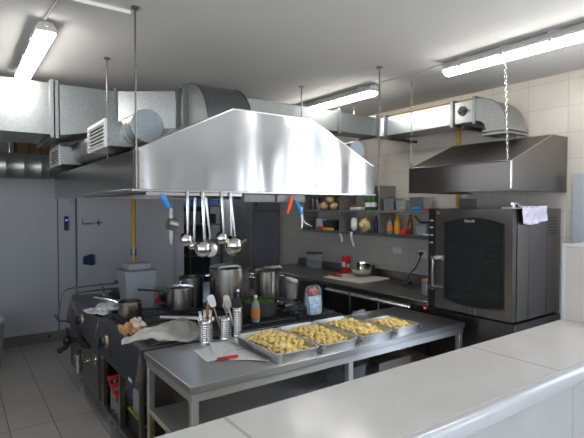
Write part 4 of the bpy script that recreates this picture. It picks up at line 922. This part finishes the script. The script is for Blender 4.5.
# tub with a bread end, wooden spoon, black dishcloth
t = thing('clear_beaker', 'clear plastic beaker standing right of the second stockpot', 'beaker', (2.60, 3.64, RZ))
link('body', B().lathe((2.60, 3.64, RZ), [(.045, 0), (.05, .005), (.062, .15), (.058, .15), (.046, .008), (0, .006)], 24), M_clear, t)
b = B(); b.ball((2.60, 3.63, RZ+.178), .07, .045, .025, M=Euler((0, .35, -.4)).to_matrix(), sub=3, jit=.12); solo('bread_piece', b, M_beige, 'pale bread piece resting on the clear beaker', 'bread', (2.60, 3.64, RZ+.152))
t = thing('wooden_spoon', 'wooden spoon leaning over the right burner', 'spoon', (2.5, 3.4, RZ))
b = B(); b.tube([(2.46, 3.22, RZ+.012), (2.57, 3.36, RZ+.035), (2.67, 3.49, RZ+.06)], [.008, .008, .009], 8); link('handle', b, M_wood, t); b = B(); b.ball((2.44, 3.19, RZ+.012), .022, .034, .01, M=Matrix.Rotation(-.6, 3, 'Z')); link('bowl', b, M_wood, t)
b = B(); b.ball((2.26, 3.10, RZ+.035), .09, .07, .035, sub=4, jit=.4, seed=31); solo('dark_dishcloth', b, M_dark, 'crumpled black dishcloth on the near right burner', 'cloth', (2.26, 3.10, RZ))
b = B(); b.box(2.27, 2.40, 3.27, 3.42, RZ, RZ+.05); solo('dark_dish', b, M_dsteel, 'dark square dish behind the pale blue packet', 'dish', (2.335, 3.34, RZ), bevel=.015)
bottle('oil_bottle', (1.855, 3.07, RZ), .205, .034, M_clear, M_white, M_label, 'clear bottle with a white cap and an orange label near the first pan')
bottle('vinegar_bottle', (1.452, 3.06, RT+.001), .24, .026, M_amber, M_dsteel, M_label, 'slim amber bottle with orange label behind the perforated cups')
t = thing('washing_powder_bag', 'pale blue packet with red contents at its clear top, behind the third pan', 'packet', (2.375, 3.02, RZ))
b = B(); b.loft([[(2.375+sx*w, 3.02+sy*d, RZ+z) for sx, sy in ((-1, -1), (0, -1.25), (1, -1), (1.1, 0), (1, 1), (0, 1.25), (-1, 1), (-1.1, 0))] for w, d, z in ((.05, .03, 0), (.058, .038, .02), (.06, .036, .10), (.066, .022, .15))]); link('packet', b, M_bagblue, t)
b = B(); b.ball((2.372, 3.02, RZ+.180), .048, .030, .034, sub=3, jit=.3, seed=4); link('red_contents', b, M_red, t)
b = B(); b.loft([[(2.375+sx*w, 3.02+sy*d, RZ+z) for sx, sy in ((-1, -1), (0, -1.25), (1, -1), (1.1, 0), (1, 1), (0, 1.25), (-1, 1), (-1.1, 0))] for w, d, z in ((.067, .024, .151), (.058, .036, .18), (.055, .03, .215), (.045, .006, .235))]); link('clear_top', b, M_film, t)

# ------------------------------------------------------------------ prep table
TZ = .87; PX0, PX1, PY0, PY1 = .947, 3.25, 2.2, 2.922
pt = thing('prep_table', 'long stainless prep table with an undershelf in front of the range', 'table', (2.1, 2.56, 0))
b = B(); b.box(PX0, PX1, PY0, PY1, TZ-.04, TZ); link('tabletop', b, M_steel_top, pt, bevel=.003)
b = B(); b.box(PX0+.012, PX1-.012, PY0+.008, PY0+.03, TZ-.085, TZ-.0405); b.box(PX0+.012, PX1-.012, PY1-.03, PY1-.008, TZ-.085, TZ-.0405); b.box(PX0+.008, PX0+.03, PY0+.0305, PY1-.0305, TZ-.085, TZ-.0405); b.box(PX1-.03, PX1-.008, PY0+.0305, PY1-.0305, TZ-.085, TZ-.0405); link('apron', b, M_steel_t, pt)
for x in (PX0+.032, 2.05, PX1-.032):
    for y in (PY0+.033, PY1-.033):
        if x == 2.05 and y > 2.5: pass
        b = B(); b.box(x-.02, x+.02, y-.02, y+.02, .0005, TZ-.0855); link('leg', b, M_steel_t, pt, bevel=.003)
b = B(); b.box(PX0+.014, PX1-.014, PY0+.056, PY1-.056, .49, .52); link('undershelf', b, M_steel_t, pt, bevel=.003)
b = B(); b.box(1.01, 1.30, 2.40, 2.74, .0005, .42); solo('yellow_crate', b, M_cardy, 'yellow box on the floor under the left end of the prep table', 'box', (1.15, 2.57, 0), bevel=.01)
for x0, x1, y0, y1, h, lb, m_ in ((2.15, 2.32, 2.35, 2.6, .16, 'grey tub on the undershelf right of the middle leg', M_tub), (2.45, 2.8, 2.35, 2.7, .14, 'steel tray on the undershelf under the last pan', M_pot)):
    gn('storage_tub', lb, x0, x1, y0, y1, .5205, h, m_)
# pans of potato
def rrect(x0, x1, y0, y1, r, z, n=4):
    pts = []
    for cx_, cy_, a0 in ((x1-r, y1-r, 0), (x0+r, y1-r, PI/2), (x0+r, y0+r, PI), (x1-r, y0+r, 1.5*PI)):
        pts += [(cx_+r*math.cos(a0+PI/2*k/n), cy_+r*math.sin(a0+PI/2*k/n), z) for k in range(n+1)]
    return pts
chunk_meshes = []
for k in range(8):
    b = B(); b.ball((0, 0, 0), 1.0, .78+.2*random.random(), .42+.22*random.random(), sub=2, jit=.28, seed=50+k)
    me = bpy.data.meshes.new('potato_piece'); b.bm.to_mesh(me); b.bm.free(); me.materials.append(M_potato)
    for p_ in me.polygons: p_.use_smooth = True
    chunk_meshes.append(me)
def pan(x0, x1, y0, y1, lab, plab, n, heap, grp, stufflab):
    t = thing('food_pan', lab, 'pan', ((x0+x1)/2, (y0+y1)/2, TZ+.001))
    z0, z1 = TZ+.001, TZ+.058; s = .014
    b = B(); b.loft([rrect(x0+s, x1-s, y0+s, y1-s, .03, z0), rrect(x0+.008, x1-.008, y0+.008, y1-.008, .034, z1-.004), rrect(x0, x1, y0, y1, .036, z1), rrect(x0, x1, y0, y1, .036, z1+.003), rrect(x0+.010, x1-.010, y0+.010, y1-.010, .034, z1+.003), rrect(x0+s+.004, x1-s-.004, y0+s+.004, y1-s-.004, .028, z0+.004)])
    link('body', b, M_pan, t)
    for yy in (y0, y1):
        b = B(); sg = -1 if yy == y0 else 1; xm = x1-.05
        b.tube([(x1-.035, yy+sg*.0, z1-.012), (x1-.035, yy+sg*.016, z1-.018), (x1-.004, yy+sg*.016, z1-.018), (x1-.004, yy+sg*.0, z1-.012)], .006, 6); link('corner_grip', b, M_pot, t)
    # loose layer underneath, which nobody could count
    nx, ny = 26, 40; ix0, ix1, iy0, iy1 = x0+.026, x1-.026, y0+.026, y1-.026
    def hgt(u, v):
        e = min(1, 5*min(u, 1-u))*min(1, 5*min(v, 1-v))
        return z0 + .016 + heap*e*(.55+.45*math.sin(PI*min(1, v*.9+.05))) + .010*noise.noise(V((u*9+x0*7, v*16, 1.3)))*e + .006*noise.noise(V((u*22+x0*7, v*38, 4.3)))*e
    b = cloth_grid(lambda u, v: (ix0+(ix1-ix0)*u, iy0+(iy1-iy0)*v, max(z0+.006, hgt(u, v)-.008)), nx, ny)
    o = solo('cooked_potato', b, M_potato, stufflab, 'food', ((x0+x1)/2, (y0+y1)/2, z0+.006)); o['kind'] = 'stuff'
    for k in range(n):
        u = (k*.61803 + .05*random.random()) % 1.0; v = (k+.5)/n; u = .06+.88*u; v = .04+.92*v
        o = bpy.data.objects.new('potato_piece', chunk_meshes[k % 8]); C.objects.link(o)
        r = .017 + .009*random.random()
        o.scale = (r*1.15, r, r*.95); o.rotation_euler = (random.uniform(-.7, .7), random.uniform(-.7, .7), random.random()*6.28)
        o.location = (ix0+(ix1-ix0)*u, iy0+(iy1-iy0)*v, hgt(u, v)+.006+random.random()*.008)
        tag(o, plab, 'potato', grp)
pan(1.487, 1.80, 2.205, 2.735, 'steel pan heaped with potato, leftmost on the table beside the papers', 'yellow potato piece in the heaped leftmost pan beside the papers', 84, .056, 'potato pieces in the leftmost pan', 'loose bottom layer of potato in the leftmost pan beside the papers')
pan(1.815, 2.125, 2.205, 2.735, 'steel pan of potato, second from the papers', 'yellow potato piece in the second pan from the papers', 78, .040, 'potato pieces in the second pan', 'loose bottom layer of potato in the second pan from the papers')
pan(2.14, 2.45, 2.205, 2.735, 'steel pan of potato, third from the papers', 'yellow potato piece in the third pan from the papers', 76, .038, 'potato pieces in the third pan', 'loose bottom layer of potato in the third pan from the papers')
pan(2.465, 2.745, 2.215, 2.545, 'smaller steel pan of potato at the right end of the row', 'yellow potato piece in the smaller pan at the right end', 46, .034, 'potato pieces in the smallest pan', 'loose bottom layer of potato in the smaller right end pan')

# papers and pen
def paper(c4, z, seed):
    p = [V((x, y, 0)) for x, y in c4]
    def f(u, v):
        q = p[0].lerp(p[1], u).lerp(p[3].lerp(p[2], u), v); return (q.x, q.y, z + .003 + .004*noise.noise(V((u*2.2+seed, v*2.2, seed)))+.002*u*v)
    return cloth_grid(f, 12, 12)
def printed(b, name, lab, c):
    return solo(name, b, M_print, lab, 'paper', c, solid=.0006)
m, nt, pb = nodes('printed_sheet')
vv = coords(nt, (1, 1, 1), rot=(0, 0, .35)); wv = add(nt, 'ShaderNodeTexWave', bands_direction='Y'); wv.inputs['Scale'].default_value = 38; wv.inputs['Distortion'].default_value = .6; nt.links.new(vv, wv.inputs['Vector'])
nz = add(nt, 'ShaderNodeTexNoise'); nz.inputs['Scale'].default_value = 70; nt.links.new(vv, nz.inputs['Vector'])
mu = add(nt, 'ShaderNodeMath', operation='MULTIPLY'); nt.links.new(wv.outputs['Fac'], mu.inputs[0]); nt.links.new(nz.outputs['Fac'], mu.inputs[1])
nt.links.new(ramp(nt, mu.outputs[0], [(.42, (.90, .90, .91)), (.66, (.5, .5, .54))]), pb.inputs['Base Color']); pb.inputs['Roughness'].default_value = .8
M_print = m
printed(paper([(1.21, 2.77), (1.18, 2.50), (1.34, 2.50), (1.37, 2.79)], TZ, 1), 'printed_sheet', 'printed white sheet lying lowest, nearest the table\'s left end', (1.27, 2.64, TZ))
printed(paper([(1.27, 2.50), (1.482, 2.295), (1.484, 2.60), (1.36, 2.62)], TZ+.003, 2), 'printed_sheet', 'printed white sheet partly under the edge of the leftmost pan', (1.4, 2.45, TZ))
printed(paper([(1.35, 2.83), (1.25, 2.575), (1.478, 2.595), (1.484, 2.79)], TZ+.009, 3), 'printed_sheet', 'printed white sheet on top of the others, touching the perforated cups', (1.38, 2.7, TZ+.009))
t = thing('red_marker', 'red marker pen lying in front of the printed sheets', 'pen', (1.29, 2.47, TZ))
b = B(); b.cyl((1.235, 2.478, TZ+.0165), (1.315, 2.466, TZ+.0165), .0085, n=12); link('barrel', b, M_red, t); b = B(); b.cyl((1.3155, 2.466, TZ+.0165), (1.36, 2.459, TZ+.0165), .0095, n=12); link('cap', b, M_red, t)

# translucent bag across the gap between table and range
lo = [(.845, 3.045), (1.0, 3.10), (1.09, 3.0), (1.17, 2.885), (1.30, 2.90), (1.40, 2.98)]; hi = [(.86, 3.075), (1.07, 3.235), (1.19, 3.33), (1.31, 3.43), (1.41, 3.47), (1.45, 3.44)]
def bagf(u, v):
    k = min(4, int(u*5)); f = u*5-k
    a = V((*lo[k], 0)).lerp(V((*lo[k+1], 0)), f); c = V((*hi[k], 0)).lerp(V((*hi[k+1], 0)), f); q = a.lerp(c, v)
    z = RT + .032 + .05*math.sin(PI*v)*math.sin(PI*(.15+.75*u)) + .02*noise.noise(V((u*6, v*4, 2.2))) + .012*noise.noise(V((u*15, v*9, 5.2)))
    return (q.x, q.y, max(z, RT+.012))
solo('plastic_bag', cloth_grid(bagf, 44, 22), M_bag, 'pale translucent bag lying across the table edge and the griddle', 'bag', (1.15, 3.1, RT+.01), solid=.0015)
b = B(); b.ball((1.235, 2.99, RT+.026), .04, .03, .02, sub=3, jit=.25); solo('fried_crumb', b, M_cardy, 'orange yellow bite of food under the pale bag', 'food', (1.235, 2.99, RT+.005))
b = B(); b.ball((2.70, 2.80, TZ+.025), .085, .05, .024, sub=4, jit=.45, seed=77); solo('cling_film', b, M_film, 'crumpled clear film on the table behind the last pan', 'film', (2.70, 2.80, TZ+.001))

# perforated cutlery cups
def cup(x, y, r, h, lab):
    t = thing('cutlery_cup', lab, 'cup', (x, y, TZ+.001))
    n = 36; b = B(); zc = TZ+.001
    rows = [0, .03] + [.03+.0*1] ; zs = [0.0, h*.12]; k = h*.12
    while k < h*.86: k += .0075; zs.append(k)
    zs.append(h)
    rings = [[b.bm.verts.new((x+r*math.cos(2*PI*i/n), y+r*math.sin(2*PI*i/n), zc+z)) for i in range(n)] for z in zs]
    for j in range(len(zs)-1):
        for i in range(n):
            if 1 <= j < len(zs)-2 and j % 2 == 1 and i % 2 == 1: continue
            b._f([rings[j][i], rings[j][(i+1) % n], rings[j+1][(i+1) % n], rings[j+1][i]])
    b._f(rings[0][::-1]); link('body', b, M_chrome, t, solid=.0015, smooth=60)
    b = B(); b.tube([(x+(r+.001)*math.cos(a), y+(r+.001)*math.sin(a), zc+h) for a in [2*PI*i/24 for i in range(25)]], .003, 6); link('rim', b, M_chrome, t)
cup(1.345, 2.868, .047, .155, 'perforated steel cup of white forks, leftmost of three')
cup(1.492, 2.872, .041, .15, 'perforated steel cup with a whisk, in the middle of three')
cup(1.585, 2.868, .034, .205, 'taller narrow perforated cup with spatulas, rightmost of three')
CZ0 = TZ+.004
for i, (dx, dy, lx, ly, lb) in enumerate(((-.012, .0, -.035, .0, 'white plastic fork, leftmost in the left cup'), (.004, .012, .0, .015, 'white plastic fork in the back of the left cup'), (.012, -.008, .03, -.005, 'white plastic fork, rightmost in the left cup'))):
    b = B(); p0 = V((1.345+dx, 2.868+dy, CZ0)); p1 = V((1.345+lx, 2.868+ly, CZ0+.165)); d = p1-p0
    b.tube([p0, p1], .004, 6); b.ball(p1+d*.07, .011, .005, .016)
    for k in (-1, 0, 1): b.tube([p1+d*.12+V((k*.007, 0, 0)), p1+d*.30+V((k*.008, 0, 0))], .0022, 5)
    solo('plastic_fork', b, M_white, lb, 'fork', p0, 'forks in the left cup')
b = B(); b.tube([(1.50, 2.875, CZ0), (1.505, 2.87, CZ0+.16)], .007, 8)
for k in range(5):
    a = PI*k/5; b.tube([(1.505+.001*math.cos(a), 2.87, CZ0+.16), (1.507+.03*math.cos(a), 2.87+.03*math.sin(a), CZ0+.22), (1.508+.03*math.cos(a), 2.87+.03*math.sin(a), CZ0+.26), (1.509, 2.87, CZ0+.29), (1.508-.03*math.cos(a), 2.87-.03*math.sin(a), CZ0+.26), (1.507-.03*math.cos(a), 2.87-.03*math.sin(a), CZ0+.22), (1.505, 2.87, CZ0+.16)], .0018, 5)
solo('wire_whisk', b, M_chrome, 'steel wire whisk standing in the middle cup', 'whisk', (1.5, 2.875, CZ0))
def spatula(name, p0, p1, w, l, mat, lab, hm=None, th=.006, tilt=0):
    t = thing(name, lab, 'spatula', p0); p0, p1 = V(p0), V(p1); d = (p1-p0).normalized(); s = V((math.cos(-.62), math.sin(-.62), 0)); s = (s-d*s.dot(d)).normalized(); n = d.cross(s)
    b = B(); b.tube([p0, p1], .006, 8); link('handle', b, hm or mat, t)
    b = B(); pr = [(-.35, 0), (-.5, .25), (-.5, .8), (-.3, 1), (.3, 1), (.5, .85), (.5, .25), (.35, 0)]
    f = [p1 + d*.001 + s*(u*w) + d*(v*l) for u, v in pr]; b.loft([[q + n*th/2 for q in f], [q - n*th/2 for q in f]]); link('blade', b, mat, t, bevel=.002)
spatula('white_spatula', (1.478, 2.868, CZ0), (1.415, 2.89, CZ0+.225), .05, .085, M_white, 'white spatula leaning left out of the middle cup', M_brass)
spatula('beige_spatula', (1.578, 2.874, CZ0), (1.515, 2.86, CZ0+.21), .045, .095, M_beige, 'beige spatula leaning left out of the tall narrow cup', M_beige)
spatula('black_turner', (1.594, 2.862, CZ0), (1.57, 2.85, CZ0+.208), .075, .07, M_black, 'black turner standing in the tall narrow cup', M_chrome)
b = B(); b.tube([(1.588, 2.886, CZ0), (1.60, 2.885, CZ0+.30)], .006, 8); b.ball((1.60, 2.885, CZ0+.315), .014, .014, .02); solo('steel_spoon', b, M_chrome, 'steel spoon standing upright in the tall narrow cup', 'spoon', (1.588, 2.886, CZ0))

# ------------------------------------------------------------------ utensils hanging under the hood's front edge
RY, RZL = HY0-.018, 1.853
def ladle(x, L, r, lab, name='ladle', dz=.9, wdt=.010, tilt=0.0, kind='bowl', dy=0.0):
    t = thing(name, lab, name.replace('_', ' '), (x, RY+dy, RZL-L), 'utensils hanging under the hood'); y = RY+dy
    zt = RZL+.018; zb = RZL-L+r*1.2; xb = x + tilt
    b = B(); b.tube([(x, y+.012, zt-.012), (x, y+.010, zt), (x, y-.002, zt+.002), (x, y-.006, zt-.012), (x+.3*tilt, y-.006, zt-.1), (xb, y-.004, zb+.03), (xb, y+.002, zb)], [.003, .003, .003, wdt*.8, wdt*.8, wdt*.62, wdt*.5], 8, .4); link('handle', b, M_steel, t)
    if kind == 'bowl':
        M = Euler((math.radians(58), 0, 0)).to_matrix()
        pr = [(0, -r*dz)] + [(r*math.sin(a), -r*dz*math.cos(a)) for a in [PI/2*k/8 for k in range(1, 9)]] + [(r*1.03, .004), (r*.96, .003)] + [(r*.95*math.sin(a), -r*dz*.93*math.cos(a)) for a in [PI/2*k/8 for k in range(7, 0, -1)]] + [(0, -r*dz*.93)]
        b = B(); b.lathe((xb, y+.02, zb-r*.35), pr, 24, M=Euler((math.radians(-105), 0, 0)).to_matrix()); link('bowl', b, M_chrome, t)
    elif kind == 'disc':
        b = B(); M = Euler((math.radians(80), 0, 0)).to_matrix(); b.lathe((xb, y+.004, zb-r*.9), [(0, -.006), (r*.8, -.004), (r, .003), (r*.98, .006), (r*.78, 0), (0, -.002)], 28, M=M); link('disc', b, M_steel, t)
    return t
ladle(1.125, .305, .041, 'small steel ladle hanging leftmost under the hood', dz=.85)
ladle(1.195, .335, .028, 'slim ladle hanging second from the left, smallest bowl', dz=.9, dy=.05, tilt=-.008)
ladle(1.222, .375, .054, 'largest steel ladle hanging third from the left', dz=.85, tilt=.012, wdt=.013)
ladle(1.262, .355, .052, 'flat round skimmer hanging behind the largest ladle', 'skimmer', kind='disc', dy=.045, tilt=.03)
ladle(1.35, .305, .040, 'steel ladle hanging between the skimmer and the strainer', dz=.85, tilt=.014)
t = ladle(1.41, .375, .064, 'round steel strainer hanging rightmost on the rail', 'strainer', dz=1.0, tilt=.035)
b = B(); b.tube([(1.445+.062, RY+.01, RZL-.30), (1.445+.085, RY+.01, RZL-.285), (1.445+.09, RY+.01, RZL-.30)], .004, 6); link('rest_hook', b, M_chrome, t)
ladle(1.445, .30, .02, 'thin serving spoon hanging beside the strainer handle', 'serving_spoon', dz=.7, dy=.05)
# tin opener and coloured handled tools
t = thing('can_opener', 'can opener with a blue grip and steel head hanging left of the ladles', 'can opener', (1.012, RY, 1.62))
b = B(); b.tube([(0.967, RY-.004, 1.848), (0.980, RY-.006, 1.825), (1.000, RY-.006, 1.79), (1.012, RY-.004, 1.772)], [.013, .017, .017, .012], 10); link('grip', b, M_blue, t)
b = B(); b.tube([(1.012, RY-.004, 1.772), (1.027, RY, 1.72), (1.057, RY, 1.66), (1.077, RY, 1.645)], .004, 6); b.box(1.012, 1.032, RY-.002, RY+.002, 1.59, 1.77); b.box(1.016, 1.028, RY-.004, RY+.004, 1.56, 1.595); b.tube([(0.967, RY+.0, 1.848), (0.966, RY+.01, 1.862), (0.966, RY+.014, 1.852)], .003, 6); link('shank', b, M_steel, t)
b = B(); b.cyl((0.994, RY-.026, 1.682), (1.040, RY-.026, 1.672), .033, n=24); b.cyl((1.040, RY-.026, 1.672), (1.048, RY-.026, 1.670), .027, n=16); link('gear_drum', b, M_pot, t)
def peeler(x, z, mat, dx, lab, y=RY):
    t = thing('hand_peeler', lab, 'peeler', (x, y, z-.15), 'coloured peelers under the hood')
    b = B(); b.tube([(x, y-.004, z), (x+dx*.3, y-.008, z-.035), (x+dx*.75, y-.008, z-.085), (x+dx, y-.004, z-.115)], [.011, .019, .019, .011], 10, .7); link('grip', b, mat, t)
    b = B(); b.tube([(x+dx, y-.004, z-.115), (x+dx*1.5, y, z-.15), (x+dx*2.6, y+.004, z-.175)], [.006, .005, .003], 8, .4); b.tube([(x, y-.002, z), (x, y+.008, z+.012), (x, y+.016, z+.004)], .0028, 6); link('blade', b, M_chrome, t)
    return t
peeler(1.885, 1.848, M_orange, -.035, 'red orange handled peeler hanging below the hood light')
peeler(1.925, 1.815, M_blue, .055, 'blue handled peeler hanging right of the red orange one')
b = B(); b.tube([(1.968, RY-.012, 1.78), (1.966, RY-.012, 1.72), (1.972, RY-.01, 1.66), (1.966, RY-.01, 1.625)], [.010, .016, .016, .006], 8, .5); solo('white_tag', b, M_white, 'white tag hanging from the blue handled peeler', 'tag', (1.967, RY-.01, 1.62))

# ------------------------------------------------------------------ tiled bar in front, with the pier at its right end
BZ = 1.15
bar = thing('bar_counter', 'white tiled bar counter across the foreground', 'counter', (.6, 1.05, 0))
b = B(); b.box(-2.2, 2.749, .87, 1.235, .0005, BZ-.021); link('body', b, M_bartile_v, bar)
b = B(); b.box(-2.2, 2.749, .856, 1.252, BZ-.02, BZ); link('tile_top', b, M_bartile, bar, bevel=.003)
pr = [(.855, BZ-.003)] + [(.843-.018*math.sin(a)-.004, BZ-.021+.018*math.cos(a)) for a in [PI/2*k/6 for k in range(7)]] + [(.821, BZ-.055), (.827, BZ-.062), (.855, BZ-.062)]
b = B(); b.prism(pr, 'X', -2.2, 2.749); link('edge_trim', b, M_trimw, bar, smooth=60)
b = B(); b.box(-2.2, 2.749, .8551, .857, BZ-.004, BZ+.0006); link('grout_line', b, M_grout, bar)
pier = thing('tiled_pier', 'beige tiled pier at the right end of the bar counter', 'pier', (3.4, 1.05, 0))
b = B(); b.box(2.753, 3.12, .83, 1.25, .0005, 1.555); link('body', b, M_piertile, pier)
b = B(); b.box(2.750, 3.124, .826, 1.254, 1.5555, 1.571); b.box(2.749, 2.7525, 1.235, 1.254, 1.152, 1.555); link('edge_trim', b, M_trimw, pier, bevel=.003)

# ------------------------------------------------------------------ daylight through the windows
w = bpy.data.worlds.new('daylight'); bpy.context.scene.world = w; w.use_nodes = True; nt = w.node_tree
bg = nt.nodes['Background']; tc = add(nt, 'ShaderNodeTexCoord'); sp_ = add(nt, 'ShaderNodeSeparateXYZ'); nt.links.new(tc.outputs['Generated'], sp_.inputs[0])
mr = add(nt, 'ShaderNodeMapRange'); mr.inputs['From Min'].default_value = -.3; mr.inputs['From Max'].default_value = .8; nt.links.new(sp_.outputs['Z'], mr.inputs['Value'])
nt.links.new(ramp(nt, mr.outputs['Result'], [(.2, (.98, .97, .93)), (.3, (.62, .68, .74)), (1, (.38, .54, .80))]), bg.inputs['Color']); bg.inputs['Strength'].default_value = 5.0
def portal(name, loc, rot, sx, sy):
    l = bpy.data.lights.new(name, 'AREA'); l.shape = 'RECTANGLE'; l.size = sx; l.size_y = sy; l.energy = 1; l.cycles.is_portal = True
    o = bpy.data.objects.new(name, l); C.objects.link(o); o.location = loc; o.rotation_euler = rot
portal('window_portal', (XR+.10, -1.6, 1.625), (0, PI/2, 0), 1.75, .8)
portal('window_portal', (XR+.10, .21, 1.825), (0, PI/2, 0), 1.85, 1.22)
portal('window_portal', (XL-.10, -1.15, 1.775), (0, -PI/2, 0), 1.95, 4.3)
portal('window_portal', (-.8, YF-.10, 1.8), (PI/2, 0, 0), 3.6, 1.6)
portal('window_portal', (3.485, YR+.10, 2.355), (-PI/2, 0, 0), 1.07, .85)

sc_ = bpy.context.scene
sc_.view_settings.view_transform = 'Standard'; sc_.view_settings.look = 'None'; sc_.view_settings.gamma = 1.0; sc_.view_settings.use_curve_mapping = False
sc_.view_settings.exposure = 0.9
sc_.cycles.max_bounces = 10; sc_.cycles.transparent_max_bounces = 16; sc_.cycles.caustics_reflective = False; sc_.cycles.caustics_refractive = False
sc_.cycles.use_denoising = True; sc_.cycles.sample_clamp_indirect = 6.0
